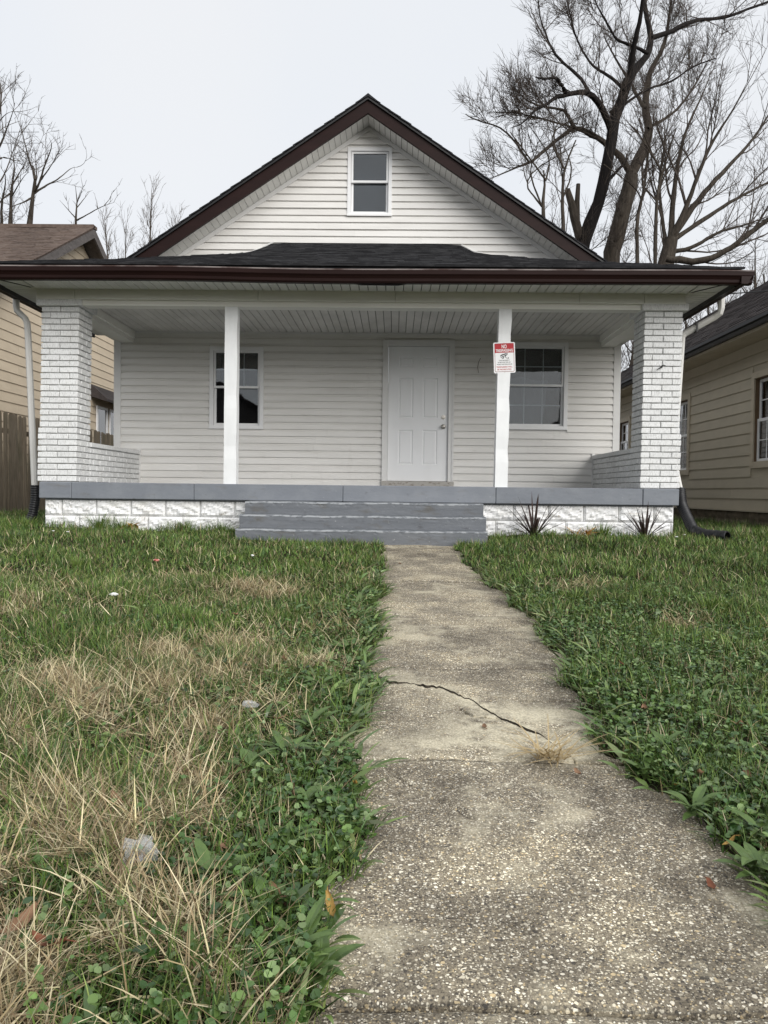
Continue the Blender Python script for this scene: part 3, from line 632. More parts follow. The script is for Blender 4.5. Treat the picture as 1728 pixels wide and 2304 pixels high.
for s in (-1, 1):
    a, b = sorted((s*3.62, s*3.42))
    sb = MB().box(a, b, .42, PW-.005, 2.735, 2.99).build('side_beam', 'beam_paint', H)
    MB().box(*sorted((s*3.42, s*3.395)), .20, PW-.006, 2.80, 2.90).build('beam_board', 'beam_paint', sb)
    MB().box(*sorted((s*3.78, s*3.625)), .035, PW+.3, 2.80, 2.99).build('side_fascia_beam', 'beam_paint', H)
cl = MB().box(-3.6, 3.6, .1, PW+.03, 2.925, 2.95).build('porch_ceiling', 'groove', H)
me = MB().chamfer(0, (.185+PW-.004)/2, 2.914, .0955, PW-.189, .020, .005).mesh('ceiling_board')
for k in range(67): link('ceiling_board', me, 'ceiling_paint', cl, (-3.35+k*.1018, 0, random.uniform(-.0012, .0012)))
MB().box(-3.40, 3.40, PW-.022, PW-.004, 2.878, 2.908).build('ceiling_trim', 'trim', H)
GX = 4.12      # roof half width
so = MB().box(-GX, GX, -.5, .04, 2.932, 2.955).build('eave_soffit', 'groove', H)
me = MB().chamfer(0, -.255, 2.922, .094, .495, .020, .005).mesh('soffit_panel')
for k in range(74): link('soffit_panel', me, 'soffit', so, (-3.72+k*.102, 0, 0))
for s in (-1, 1):
    a, b = sorted((s*GX, s*3.775)); ss = MB().box(a, b, .045, PW+.4, 2.932, 2.955).build('side_soffit', 'groove', H)
    mb = MB()
    me2 = MB().chamfer(s*(3.775+GX)/2, 0, 2.922, GX-3.775, .094, .020, .005).mesh('soffit_panel')
    for k in range(27): link('soffit_panel', me2, 'soffit', ss, (0, -.01+.102*k, 0))
    mb.hexa([(s*3.77, .01, 2.914), (s*3.80, -.01, 2.914), (s*4.13, -.49, 2.914), (s*4.10, -.50, 2.914)][::s]+[(s*3.77, .01, 2.93), (s*3.80, -.01, 2.93), (s*4.13, -.49, 2.93), (s*4.10, -.50, 2.93)][::s]).build('hip_strip', 'black_metal', ss)
    # corner infill of the soffit
    MB().prism_y([(s*3.80, 2.919), (s*GX, 2.919), (s*GX, 2.931), (s*3.80, 2.931)], -.498, -.062).build('soffit_corner', 'soffit', ss)
# gutter with a slight sag, fascia behind it
def sag(x): return -.016*math.cos(min(1, abs(x-.2)/2.4)*math.pi/2)**2
GP = [(-.505, .125), (-.505, -.002), (-.572, -.004), (-.588, .012), (-.592, .040), (-.606, .062), (-.622, .080), (-.626, .122), (-.612, .124), (-.608, .112), (-.52, .112)]
def strip(prof_, x0, x1, z, name, m, n=60, par=None):
    mb = MB(); k = len(prof_)
    for i_ in range(n+1):
        x = x0+(x1-x0)*i_/n; g = sag(x)+.003*math.sin(x*2.1)
        for y, zz in prof_: mb.v.append((x, y, z+zz+g))
    for i_ in range(n):
        for j in range(k): mb.f.append((i_*k+j, i_*k+(j+1) % k, (i_+1)*k+(j+1) % k, (i_+1)*k+j))
    mb.f.append(tuple(range(k))[::-1]); mb.f.append(tuple(range(n*k, n*k+k))); return mb.build(name, m, par or H)
gt = strip(GP, -4.27, 4.27, 2.876, 'gutter', 'brown_metal')
strip([(-.498, .01), (-.498, -.062), (-.512, -.066), (-.5075, .01)][::-1], -4.12, 4.12, 2.94, 'fascia', 'black_metal')
strip([(-.628, .0), (-.631, .012), (-.60, .014), (-.60, .0)][::-1], -4.27, 4.27, 2.998, 'gutter_lip', 'drip_metal', par=gt)
MB().hexa([(.05, -.53, 2.845), (.45, -.53, 2.842), (.45, -.52, 2.842), (.05, -.52, 2.845), (-.15, -.53, 2.872), (.62, -.53, 2.872), (.62, -.52, 2.872), (-.15, -.52, 2.872)]).build('torn_flashing', 'black_metal', gt)
for s in (-1, 1):
    mb = MB(); k = len(GP)
    for y in (-.616, 0, 1.2, PW+.3):
        for (py, zz) in GP: mb.v.append((s*(GX+.02+(-.505-py)*1.02), y, 2.874+zz))
    for i_ in range(3):
        for j in range(k):
            q = (i_*k+j, i_*k+(j+1) % k, (i_+1)*k+(j+1) % k, (i_+1)*k+j); mb.f.append(q[::-1] if s > 0 else q)
    mb.f.append(tuple(range(k)) if s > 0 else tuple(range(k))[::-1]); mb.f.append(tuple(range(3*k, 4*k))[::-1] if s > 0 else tuple(range(3*k, 4*k)))
    mb.build('side_gutter', 'brown_metal', H)
    MB().box(*sorted((s*GX, s*(GX+.016))), -.49, PW+.3, 2.865, 2.95).build('side_fascia', 'black_metal', H)
# porch roof: low hipped sheet with a raised middle, shingle courses on top
def roof_z(x, y):
    d = y+.62; e = GX+.10-abs(x)
    cx = -.03; wing = .333*min(d, 1.15*e+.02)
    u = abs(x-cx); up = 1 if u < 1.34 else max(0, 1-(u-1.34)/.26)
    up2 = .34 if u < 1.6 else max(0, .34*(1-(u-1.6)/1.5))
    k = max(0, min(1, (y+.2)/2.5))
    return 3.028+wing+(.135*up+.16*up2)*k
pr_ = MB(); gx = np.linspace(-GX-.06, GX+.02, 90); gy = np.linspace(-.60, PW-.004, 26)
for y in gy:
    for x in gx: pr_.v.append((x, y, roof_z(x, y)))
n = len(gx)
for j in range(len(gy)-1):
    for i_ in range(n-1): q = j*n+i_; pr_.f.append((q, q+1, q+n+1, q+n))
ring = list(range(n))+[j*n+n-1 for j in range(1, len(gy))]+[(len(gy)-1)*n+i_ for i_ in range(n-2, -1, -1)]+[j*n for j in range(len(gy)-2, 0, -1)]
o_ = len(pr_.v); pr_.v += [(pr_.v[q][0], pr_.v[q][1], pr_.v[q][2]-.035) for q in ring]; m_ = len(ring)
pr_.f += [(ring[(k+1) % m_], ring[k], o_+k, o_+(k+1) % m_) for k in range(m_)]
prf = pr_.build('porch_roof', 'shingle_dark', H)
mb = MB(); y = -.635; q = 0
while y < PW-.05:
    x = -GX-.08+random.uniform(-.2, 0)
    while x < GX+.03:
        w = random.uniform(.12, .32); a, b = max(x, -GX-.09), min(x+w-.003, GX+.05); y1 = min(y+.17, PW-.006); t = .014+random.choice((0, .003, .007, .01))
        if b-a > .02: mb.hexa([(a, y, roof_z(a, y)), (b, y, roof_z(b, y)), (b, y1, roof_z(b, y1)), (a, y1, roof_z(a, y1)), (a, y-.004, roof_z(a, y)+t), (b, y-.004, roof_z(b, y)+t), (b, y1, roof_z(b, y1)+.005), (a, y1, roof_z(a, y1)+.005)])
        x += w
    y += .142; q += 1
tag(mb.build('shingles', 'shingle_dark', prf), kind='stuff')
# white flashing where the raised middle meets the gable
pts = [(x, PW-.024, roof_z(x, PW)+.02) for x in np.linspace(-2.3, 2.3, 60)]
for s in (-1, 1): MB().tube([p for p in pts if 1.30 < s*p[0] < 1.72], .014, 6).build('flashing', 'trim', H)
MB().box(-GX+.1, GX-.1, PW-.12, PW+.2, 2.95, 3.02).build('roof_framing', 'black_metal', H)

# downspouts
ds = MB().tube([(-4.20, .37, 2.90), (-4.20, .37, 2.80), (-4.19, .37, 2.74), (-4.09, .37, 2.65), (-4.065, .37, 2.59), (-4.055, .37, 2.45), (-3.975, .37, .62), (-3.97, .37, .5)], 1, 8, sq=(.034, .042)).build('downspout', 'spout_paint', H)
ds = MB().tube([(4.235, .12, 2.92), (4.235, .12, 2.78), (4.225, .13, 2.73), (4.18, .17, 2.69), (3.90, .33, 2.53), (3.865, .34, 2.49), (3.86, .34, 2.40), (3.80, .34, 1.15), (3.80, .34, .98), (3.87, .30, .62), (3.875, .30, .52)], 1, 8, sq=(.034, .042)).build('downspout', 'spout_paint', H)
MB().box(3.99, 4.01, .22, .31, 2.53, 2.63).build('spout_strap', 'black_metal', ds)
def hose(pts, rib_to, label, r=.052):
    path = []; pts = [Vector(p) for p in pts]
    for a, b in zip(pts, pts[1:]):
        n = max(2, int((b-a).length/.007))
        path += [a.lerp(b, k/n) for k in range(n)]
    path.append(pts[-1])
    for _ in range(40): path = [path[0]]+[(path[k-1]+path[k]*2+path[k+1])/4 for k in range(1, len(path)-1)]+[path[-1]]
    rad = [r+(.005*math.sin(k*1.55) if k/len(path) < rib_to else .002*math.sin(k*.5)) for k in range(len(path))]
    n = len(path); mb = MB().tube(path, rad, 18, cap=False)
    mb2 = MB().tube(path[-30:], [x-.006 for x in rad[-30:]], 18, cap=False); mb2.f = [f[::-1] for f in mb2.f]; mb.add(mb2.v, mb2.f)
    o1 = (n-1)*18; o2 = n*18+29*18; mb.f += [(o1+k, o1+(k+1) % 18, o2+(k+1) % 18, o2+k) for k in range(18)]
    o3 = n*18; mb.f.append(tuple(range(o3, o3+18)))
    return tag(mb.build('drain_hose', 'black_plastic', None, True), label, 'drain hose')
hose([(3.87, .30, .66), (3.86, .22, .48), (3.88, .05, .30), (3.88, -.1, .19), (3.93, -.3, .15), (4.08, -.55, .145)], .58, 'black drain hose bending out onto the grass beside the red-brown spiky plants', .06)
hose([(-3.965, .37, .62), (-3.965, .37, .45), (-3.99, .35, .25), (-4.05, .30, .11), (-4.14, .26, .08)], 1, 'short black corrugated drain hose below the downspout beside the plank fence', .055)
# ------------------------------------------------------------------ sign on the post
sg = thing('warning_sign', (1.70, .04, 2.17), 'red and white no trespassing sign with a camera symbol on the porch post', 'sign')
SW, SH = .252, .356
def sgn_place(o): o.matrix_parent_inverse = Matrix.Identity(4); o.location = (0, 0, 0); return o
def flat(poly, y, th, name, m):
    mb = MB(); n = len(poly); mb.add([(x, y, z) for x, z in poly]+[(x, y+th, z) for x, z in poly], [tuple(range(n)), tuple(range(n, 2*n))[::-1]]+[((k+1) % n, k, n+k, n+(k+1) % n) for k in range(n)])
    return sgn_place(mb.build(name, m, sg))
def rrect(x0, x1, z0, z1, r, n=5):
    p = []
    for cx, cz, a in ((x1-r, z1-r, 0), (x0+r, z1-r, 90), (x0+r, z0+r, 180), (x1-r, z0+r, 270)):
        for k in range(n+1): t = Rd(a+90*k/n); p.append((cx+r*math.cos(t), cz+r*math.sin(t)))
    return p[::-1]
U = lambda u: (u-.5)*SW
Vv = lambda v: (.5-v)*SH
flat(rrect(-SW/2, SW/2, -SH/2, SH/2, .016), 0, .003, 'sign_plate', 'sign_white')
flat(rrect(U(.055), U(.948), Vv(.962), Vv(.032), .012), -.0008, .0007, 'border', 'sign_dark_red')
flat(rrect(U(.072), U(.930), Vv(.948), Vv(.34), .008), -.0016, .0007, 'white_field', 'sign_white')
flat(rrect(U(.060), U(.943), Vv(.338), Vv(.037), .011), -.0016, .0007, 'red_field', 'sign_red')
def words(txt, uc, v0, v1, wid, m):
    c = bpy.data.curves.new('t', 'FONT'); c.body = txt; c.size = 1; c.offset = .022; o = bpy.data.objects.new('t', c); COL.objects.link(o)
    bpy.context.view_layer.update(); me = bpy.data.meshes.new_from_object(o.evaluated_get(bpy.context.evaluated_depsgraph_get())); bpy.data.objects.remove(o); bpy.data.curves.remove(c)
    P = np.array([v.co[:] for v in me.vertices]); lo, hi = P.min(0), P.max(0); sx = wid*SW/(hi[0]-lo[0]); sz = (v1-v0)*SH/(hi[1]-lo[1])
    for v in me.vertices: x, z = v.co.x, v.co.y; v.co = ((x-(lo[0]+hi[0])/2)*sx+U(uc), -.0024, (z-hi[1])*sz+Vv(v0))
    sgn_place(link('lettering', me, m, sg))
words('NO', .5, .075, .20, .23, 'sign_white'); words('TRESPASSING', .5, .222, .312, .80, 'sign_white')
words('THIS PROPERTY', .49, .573, .607, .52, 'sign_black'); words('IS PROTECTED BY', .49, .636, .670, .60, 'sign_black'); words('VIDEO SURVEILLANCE', .49, .700, .734, .71, 'sign_black')
words('TRESPASSERS WILL', .49, .780, .826, .75, 'sign_red'); words('BE PROSECUTED', .49, .862, .908, .65, 'sign_red')
def ico(pts, m='sign_black', y=-.0024): return flat([(U(a), Vv(b)) for a, b in pts][::-1] if False else [(U(a), Vv(b)) for a, b in pts], y, .0006, 'camera_symbol', m)
ico([(.31, .42), (.42, .385), (.55, .362), (.665, .36), (.66, .375), (.52, .405), (.40, .43), (.345, .45)])
ico([(.315, .425), (.335, .45), (.345, .49), (.365, .515), (.34, .50), (.32, .465)])
ico([(.425+.062*math.cos(-t), .487+.048*math.sin(-t)) for t in np.linspace(0, 2*math.pi, 20)[:-1]])
ico([(.412+.030*math.cos(-t), .49+.026*math.sin(-t)) for t in np.linspace(0, 2*math.pi, 16)[:-1]], 'sign_white', -.0030)
ico([(.410+.012*math.cos(-t), .492+.011*math.sin(-t)) for t in np.linspace(0, 2*math.pi, 12)[:-1]], y=-.0036)
ico([(.50, .425), (.60, .402), (.655, .388), (.66, .40), (.60, .43), (.53, .475), (.505, .46)])
ico([(.53, .478), (.555, .47), (.60, .515), (.665, .515), (.665, .498), (.695, .485), (.695, .545), (.665, .535), (.665, .527), (.595, .527)])
for v in (.02, .975): sgn_place(MB().tube([(U(.5), .001, Vv(v)), (U(.5), -.004, Vv(v))], .004, 8).build('screw', 'steel', sg))
sg.rotation_euler = (Rd(.5), Rd(-2.6), 0)
# small hooks
h = MB().tube([(3.53, .06, 2.08), (3.53, .03, 2.08), (3.505, .0, 2.065), (3.47, -.02, 2.045), (3.45, -.02, 2.03)], [.012, .009, .006, .005, .004], 8).build('wall_hook', 'cable'); MB().tube([(3.52, .02, 2.09), (3.545, .005, 2.095), (3.56, .0, 2.085)], .005, 6).build('hook_arm', 'cable', h)
tag(h, 'small black iron hook fixed to a white brick pillar', 'hook')
tag(MB().tube([(1.665, PW-.01, 2.55), (1.665, PW-.05, 2.55), (1.64, PW-.05, 2.50), (1.625, PW-.045, 2.42), (1.64, PW-.04, 2.34)], .004, 6).build('wire_hook', 'rust_trim'), 'thin bent wire hanging from the siding between door and window', 'wire')

# ------------------------------------------------------------------ house on the right
XR = 6.0
R_ = thing('olive_house', (9, 6.5, 0), 'olive tan clapboard house with a dark shingle roof beside the white house', 'house')
Y0, Y1 = .2, 13.0
RW = [(2.02, 3.10, 1.02, 2.50), (5.60, 6.75, .975, 2.515), (9.3, 10.3, 1.3, 2.45)]     # y0,y1,z0,z1 outer casings
mb = MB(); yy = sorted({Y0, Y1, *[v for w in RW for v in (w[0]+.04, w[1]-.04)]})
for a, b in zip(yy, yy[1:]):
    zz = [(.36, 2.95)]
    for w in RW:
        if w[0]+.04 <= (a+b)/2 <= w[1]-.04: zz = cut(zz, (w[2]+.04, w[3]-.04))
    for p, q in zz: mb.box(XR, XR+.12, a, b, p, q)
mb.box(XR+.12, XR+6.2, Y0, Y0+.12, .36, 2.95); mb.box(XR+.12, XR+6.2, Y1-.12, Y1, .36, 2.95); mb.box(XR+6.2, XR+6.32, Y0, Y1, .36, 2.95)
rw = mb.build('side_wall', 'olive_siding', R_)
z = .375; k = 0
while z < 2.70:
    hh = .172; s = [(Y0, Y1)]
    for w in RW:
        if z+hh > w[2]+.01 and z < w[3]-.01: s = cut(s, (w[0], w[1]))
    for a, b in s:
        c = a
        while c < b-.01:
            e = min(b, c+random.choice((2.4, 3.0, 3.6))) 
            if b-e < .5: e = b
            MB().prism_y([(XR, z), (XR, z+hh), (XR-.004, z+hh), (XR-.022, z)], c+.0015, e-.0015).build('siding_board', 'olive_siding', rw); c = e
    z += hh; k += 1
MB().box(XR-.03, XR, Y0, Y1, 2.78, 2.95).build('frieze_board', 'olive_siding', R_)
for w in RW:
    y0, y1, z0, z1 = w; c = .10; mb = MB()
    mb.box(XR-.035, XR+.01, y0, y0+c, z0, z1); mb.box(XR-.035, XR+.01, y1-c, y1, z0, z1); mb.box(XR-.034, XR+.01, y0+c, y1-c, z1-c, z1-.001); mb.box(XR-.034, XR+.01, y0+c, y1-c, z0+.001, z0+c)
    wn = mb.build('window', 'olive_trim', R_)
    a, b, p, q = y0+c, y1-c, z0+c, z1-c; mb = MB(); mb.box(XR-.012, XR+.07, a, a+.018, p, q); mb.box(XR-.012, XR+.07, b-.018, b, p, q); mb.box(XR-.011, XR+.07, a+.018, b-.018, q-.018, q); mb.build('reveal', 'rust_trim', wn)
    f = .045; m = (p+q)/2; mb = MB()
    for za, zb, x in ((p, m+.02, XR+.02), (m-.02, q-.018, XR+.045)):
        mb.box(x, x+.03, a+.019, a+.018+f, za, zb); mb.box(x, x+.03, b-.018-f, b-.019, za, zb); mb.box(x+.001, x+.029, a+.018+f, b-.018-f, zb-f, zb-.001); mb.box(x+.001, x+.029, a+.018+f, b-.018-f, za+.001, za+f)
    mb.build('sash', 'upvc', wn)
    for za, zb, x in ((p, m+.02, XR+.02), (m-.02, q-.018, XR+.045)):
        MB().box(x+.014, x+.018, a+.06, b-.06, za+f-.003, zb-f+.003).build('pane', 'pane', wn)
        for k in (1, 2): y = a+.063+(b-a-.126)*k/3; MB().box(x+.006, x+.0135, y-.008, y+.008, za+f, zb-f).build('muntin', 'upvc', wn)
        zc = (za+zb)/2; MB().box(x+.0065, x+.013, a+.06, b-.06, zc-.008, zc+.008).build('muntin', 'upvc', wn)
    MB().box(XR+.35, XR+.37, a-.1, b+.1, p-.1, q+.1).build('pane_backdrop', 'blind', wn)
MB().box(XR-.42, XR+.02, Y0-.4, Y1+.4, 2.955, 2.985).build('soffit', 'olive_trim', R_)
MB().box(XR-.445, XR-.42, Y0-.4, Y1+.4, 2.945, 3.09).build('fascia', 'olive_trim', R_)
mb = MB(); pr = [(XR-.447, 3.085), (XR-.447, 2.985), (XR-.51, 2.985), (XR-.53, 3.03), (XR-.56, 3.05), (XR-.56, 3.095), (XR-.545, 3.095), (XR-.54, 3.07), (XR-.46, 3.07)]
mb.prism_y(pr, Y0-.4, Y1+.4); mb.build('gutter', 'black_metal', R_)
# roof planes (pitch .7) and shingle courses on the near one
xr0, zr0, xrd = XR-.50, 3.10, XR+3.1; zrd = zr0+.70*(xrd-xr0)
rr = MB().prism_y([(xr0, zr0), (xrd, zrd), (2*xrd-xr0, zr0), (2*xrd-xr0, zr0-.05), (xrd, zrd-.06), (xr0, zr0-.04)], Y0-.45, Y1+.45).build('roof', 'shingle_grey', R_)
mb = MB(); x = xr0-.02
while x < xrd:
    y = Y0-.46-random.uniform(0, .2)
    while y < Y1+.46:
        w = random.uniform(.22, .34); t = random.choice((.012, .016, .022)); a, b = max(y, Y0-.47), min(y+w-.004, Y1+.47); x1 = min(x+.16, xrd); z = zr0+.7*(x-xr0)
        mb.hexa([(x, a, z), (x1, a, z+.7*(x1-x)), (x1, b, z+.7*(x1-x)), (x, b, z), (x-.004, a, z+t), (x1, a, z+.7*(x1-x)+.004), (x1, b, z+.7*(x1-x)+.004), (x-.004, b, z+t)]); y += w
    x += .135
tag(mb.build('shingles', 'shingle_grey', rr), kind='stuff')
MB().prism_y([(XR+.1, 2.95), (xrd, zrd-.1), (2*xrd-XR-.1, 2.95)], Y0+.02, Y0+.1).build('gable_wall', 'olive_siding', R_)
rf_ = MB().box(XR+.03, XR+6.2, Y0+.03, Y1-.03, -.2, .37).build('foundation', 'cmu', R_)
for r, (z0, z1) in enumerate(((.215, .365), (.06, .21), (-.1, .055))):
    y = Y0-(.2 if r % 2 else 0)
    while y < Y1:
        a, b = max(y, Y0), min(y+.30, Y1)
        if b-a > .05 and y < 9: o = rock_block(a+.004, b-.004, z0, z1, rf_, 'cmu', y=XR+.03, amp=.016, axis='x', sgn=1, nx=4, nz=3)
        y += .30
MB().box(XR-.06, XR, Y0, Y1, .345, .375).build('sill_board', 'olive_siding', R_)

# ------------------------------------------------------------------ house on the left
XL = -7.5
T = thing('tan_house', (-10.5, 9.5, 0), 'tan clapboard house with a weathered brown shingle roof behind the plank fence', 'house')
LY0, LY1, LYR = 4.0, 14.6, 10.1; zr = 7.05; pl = .545
def lz(y): return zr-.18-pl*abs(y-LYR)
mb = MB(); mb.prism_x([(LY0, .1), (LY1, .1), (LY1, lz(LY1)), (LYR, lz(LYR)), (LY0, lz(LY0))], XL-6, XL); lwm = mb.build('side_wall', 'tan_siding', T)
z = .9; hh = .205
while z < 6.7:
    ext = [LY0, LY1]
    def yl(zz): return LYR-max(.02, (zr-.18-zz)/pl)
    def yr(zz): return LYR+max(.02, (zr-.18-zz)/pl)
    a, b = max(LY0, yl(z)), min(LY1, yr(z)); segs = []; c = a
    lowcut = 3.33
    while c < b-.01:
        e = min(b, c+random.choice((2.4, 3.1, 3.7)))
        if b-e < .6: e = b
        segs.append((c, e)); c = e
    for c, e in segs:
        top = z+hh; vs = []
        def P(y, zz, d): return (XL+d, min(max(y, yl(zz) if y < LYR else y), yr(zz) if y > LYR else 99), zz)
        A = [P(c+.002, z, 0), P(e-.002, z, 0), P(e-.002, z, .022), P(c+.002, z, .022)]; B = [P(c+.002, top, 0), P(e-.002, top, 0), P(e-.002, top, .004), P(c+.002, top, .004)]
        MB().hexa([A[0], A[3], A[2], A[1], B[0], B[3], B[2], B[1]]).build('siding_board', 'tan_siding', lwm)
    z += hh
# main roof: near slope with shingles, far slope, weathered rake boards, dark soffit
ov = .42
for s in (-1, 1):
    ye = LY0-.45 if s < 0 else LY1+.45; ze = zr-pl*abs(ye-LYR)
    rp = MB(); rp.hexa([(XL-7, min(ye, LYR), (ze if s < 0 else zr)-.05), (XL+ov, min(ye, LYR), (ze if s < 0 else zr)-.05), (XL+ov, max(ye, LYR), (zr if s < 0 else ze)-.05), (XL-7, max(ye, LYR), (zr if s < 0 else ze)-.05),
                        (XL-7, min(ye, LYR), ze if s < 0 else zr), (XL+ov, min(ye, LYR), ze if s < 0 else zr), (XL+ov, max(ye, LYR), zr if s < 0 else ze), (XL-7, max(ye, LYR), zr if s < 0 else ze)])
    rp = rp.build('roof', 'shingle_brown', T)
    rb = MB(); y0, y1 = sorted((ye, LYR)); z0, z1 = (ze, zr) if s < 0 else (zr, ze)
    rb.hexa([(XL+ov-.04, y0, z0-.26), (XL+ov+.012, y0, z0-.26), (XL+ov+.012, y1, z1-.26), (XL+ov-.04, y1, z1-.26), (XL+ov-.04, y0, z0-.052), (XL+ov+.012, y0, z0-.052), (XL+ov+.012, y1, z1-.052), (XL+ov-.04, y1, z1-.052)]).build('rake_board', 'grey_wood', T)
    rb = MB(); rb.hexa([(XL, y0, z0-.14), (XL+ov-.045, y0, z0-.14), (XL+ov-.045, y1, z1-.14), (XL, y1, z1-.14), (XL, y0, z0-.055), (XL+ov-.045, y0, z0-.055), (XL+ov-.045, y1, z1-.055), (XL, y1, z1-.055)]); rb.build('rake_soffit', 'grey_wood', T)
    if s < 0:
        mb = MB(); d = 0; Ln = LYR-ye
        while d < Ln:
            y = ye+d; zz = ze+pl*d; x = XL+ov+.03
            while x > XL-6.9:
                w = random.uniform(.2, .34); t = random.choice((.012, .017, .024)); y1_ = min(y+.16, LYR); e = .7*(y1_-y)
                wv = .012*math.sin(x*2.1+y)
                mb.hexa([(x-w+.004, y, zz), (x, y, zz), (x, y1_, zz+pl*(y1_-y)), (x-w+.004, y1_, zz+pl*(y1_-y)), (x-w+.004, y-.004, zz+t+wv), (x, y-.004, zz+t+wv), (x, y1_, zz+pl*(y1_-y)+.004+wv), (x-w+.004, y1_, zz+pl*(y1_-y)+.004+wv)]); x -= w
            d += .135
        tag(mb.build('shingles', 'shingle_brown', rp), kind='stuff')
MB().box(XL-7, XL+ov+.03, LYR-.12, LYR+.12, zr-.05, zr+.03).build('ridge_cap', 'shingle_brown', T)
# low lean-to at the back with a pair of windows
MB().hexa([(XL+.02, 10.9, 2.98), (XL+.45, 10.9, 2.85), (XL+.45, 15.4, 2.85), (XL+.02, 15.4, 2.98), (XL+.02, 10.9, 3.30), (XL+.45, 10.9, 2.92), (XL+.45, 15.4, 2.92), (XL+.02, 15.4, 3.30)]).build('lean_to_roof', 'shingle_grey', T)
for y in (11.25, 12.15):
    mb = MB(); mb.box(XL+.024, XL+.06, y, y+.07, 1.5, 2.78); mb.box(XL+.024, XL+.06, y+.68, y+.75, 1.5, 2.78); mb.box(XL+.024, XL+.058, y+.07, y+.68, 2.71, 2.779); mb.box(XL+.024, XL+.058, y+.07, y+.68, 1.501, 1.57)
    w = mb.build('window', 'upvc', T); MB().box(XL+.024, XL+.034, y+.065, y+.685, 1.565, 2.715).build('pane', 'pane', w); MB().box(XL+.0225, XL+.0235, y+.06, y+.69, 1.56, 2.72).build('blind', 'blind', w)

# ------------------------------------------------------------------ plank fence
FX = -6.8
fn = thing('wooden_fence', (FX, 6, .05), 'weathered brown plank fence with dog-eared tops beside the tan house', 'fence')
y = 1.6; k = 0
variants = []
for v in range(5):
    w, h, t = .138, 1.93, .018; mb = MB(); b = random.uniform(-.012, .012)
    P = [(0, 0), (w, 0), (w+b*.3, h-.035), (w-.03+b, h), (.03+b, h), (b, h-.035)]
    mb.add([(0, a, z) for a, z in P]+[(t, a, z) for a, z in P], [tuple(range(6))[::-1], tuple(range(6, 12))]+[(q, (q+1) % 6, 6+(q+1) % 6, 6+q) for q in range(6)]); variants.append(mb.mesh('plank'))
while y < 13.2:
    o = link('plank', random.choice(variants), 'fence_wood', fn, (FX+random.uniform(-.006, .006), y, .05+random.uniform(-.025, .025)), (random.uniform(-.012, .012), random.uniform(-.02, .02), random.uniform(-.03, .03)))
    y += .146+random.uniform(-.003, .006)
for z in (.4, 1.6): MB().box(FX-.06, FX-.02, 1.6, 13.3, z, z+.09).build('rail', 'fence_wood', fn)
# ------------------------------------------------------------------ bare trees
def unit(a): return a/np.maximum(np.linalg.norm(a, axis=-1, keepdims=True), 1e-9)
def resample(P, R, K):
    P = np.array(P, float); R = np.array(R, float)
    # smooth the polyline a little, then K points evenly along it
    for _ in range(2):
        Q = [P[0]]; q = [R[0]]
        for a, b, ra, rb in zip(P, P[1:], R, R[1:]): Q += [a*.75+b*.25, a*.25+b*.75]; q += [ra*.75+rb*.25, ra*.25+rb*.75]
        P = np.array(Q+[P[-1]]); R = np.array(q+[R[-1]])
    s = np.r_[0, np.cumsum(np.linalg.norm(np.diff(P, axis=0), axis=1))]; t = np.linspace(0, s[-1], K)
    return np.stack([np.interp(t, s, P[:, k]) for k in range(3)], 1), np.interp(t, s, R)
def tubes(P, Rr, n):
    """P (N,K,3) polylines, Rr (N,K) radii -> vertices, quads"""
    N_, K = P.shape[:2]; d = np.empty_like(P); d[:, 1:-1] = P[:, 2:]-P[:, :-2]; d[:, 0] = P[:, 1]-P[:, 0]; d[:, -1] = P[:, -1]-P[:, -2]; d = unit(d)
    ref = np.where(np.abs(d[..., 1:2]) < .8, np.array([0, 1., 0]), np.array([1., 0, 0])); u = unit(np.cross(d, ref)); w = np.cross(d, u)
    a = 2*np.pi*np.arange(n)/n; V = P[:, :, None]+Rr[:, :, None, None]*(u[:, :, None]*np.cos(a)[:, None]+w[:, :, None]*np.sin(a)[:, None])
    b = (np.arange(N_)[:, None, None]*K+np.arange(K-1)[None, :, None])*n; k = np.arange(n)[None, None]; k1 = (k+1) % n
    F = np.stack([b+k, b+k1, b+n+k1, b+n+k], -1).reshape(-1, 4); return V.reshape(-1, 3), F
def grow(P, Rr, dens, ln, K, ang, up, wig, rmin, tmin=.25, rfac=.55, drop=0.):
    """children along every parent polyline"""
    seg = np.linalg.norm(np.diff(P, axis=1), axis=2).sum(1); n = np.maximum(rng.poisson(seg*dens), 1); idx = np.repeat(np.arange(len(P)), n); M = len(idx); K0 = P.shape[1]
    t = tmin+(1-tmin)*rng.random(M)**.85; f = t*(K0-1); i = np.minimum(f.astype(int), K0-2); fr = (f-i)[:, None]
    st = P[idx, i]*(1-fr)+P[idx, i+1]*fr; tan = unit(P[idx, i+1]-P[idx, i]); pr = Rr[idx, i]*(1-fr[:, 0])+Rr[idx, i+1]*fr[:, 0]
    rv = rng.normal(size=(M, 3)); perp = unit(rv-tan*(rv*tan).sum(1, keepdims=True)); a = np.radians(ang)*(0.6+.8*rng.random(M))[:, None]
    d = unit(tan*np.cos(a)+perp*np.sin(a)+np.array([0, 0, up])); L = ln*(.45+.9*rng.random(M))*(1.1-.55*t); Q = np.empty((M, K, 3)); Q[:, 0] = st; bend = rng.normal(size=(M, 3))*wig*.5
    for k in range(1, K):
        d = unit(d+rng.normal(size=(M, 3))*wig+bend*.5+np.array([0, 0, up*.35-drop*k/K])); Q[:, k] = Q[:, k-1]+d*(L/(K-1))[:, None]
    r0 = np.minimum(pr*rfac, .012*L**1.1+.003); r0 = np.maximum(r0, rmin); return Q, np.linspace(1, .35, K)[None]*np.maximum(r0, rmin)[:, None]
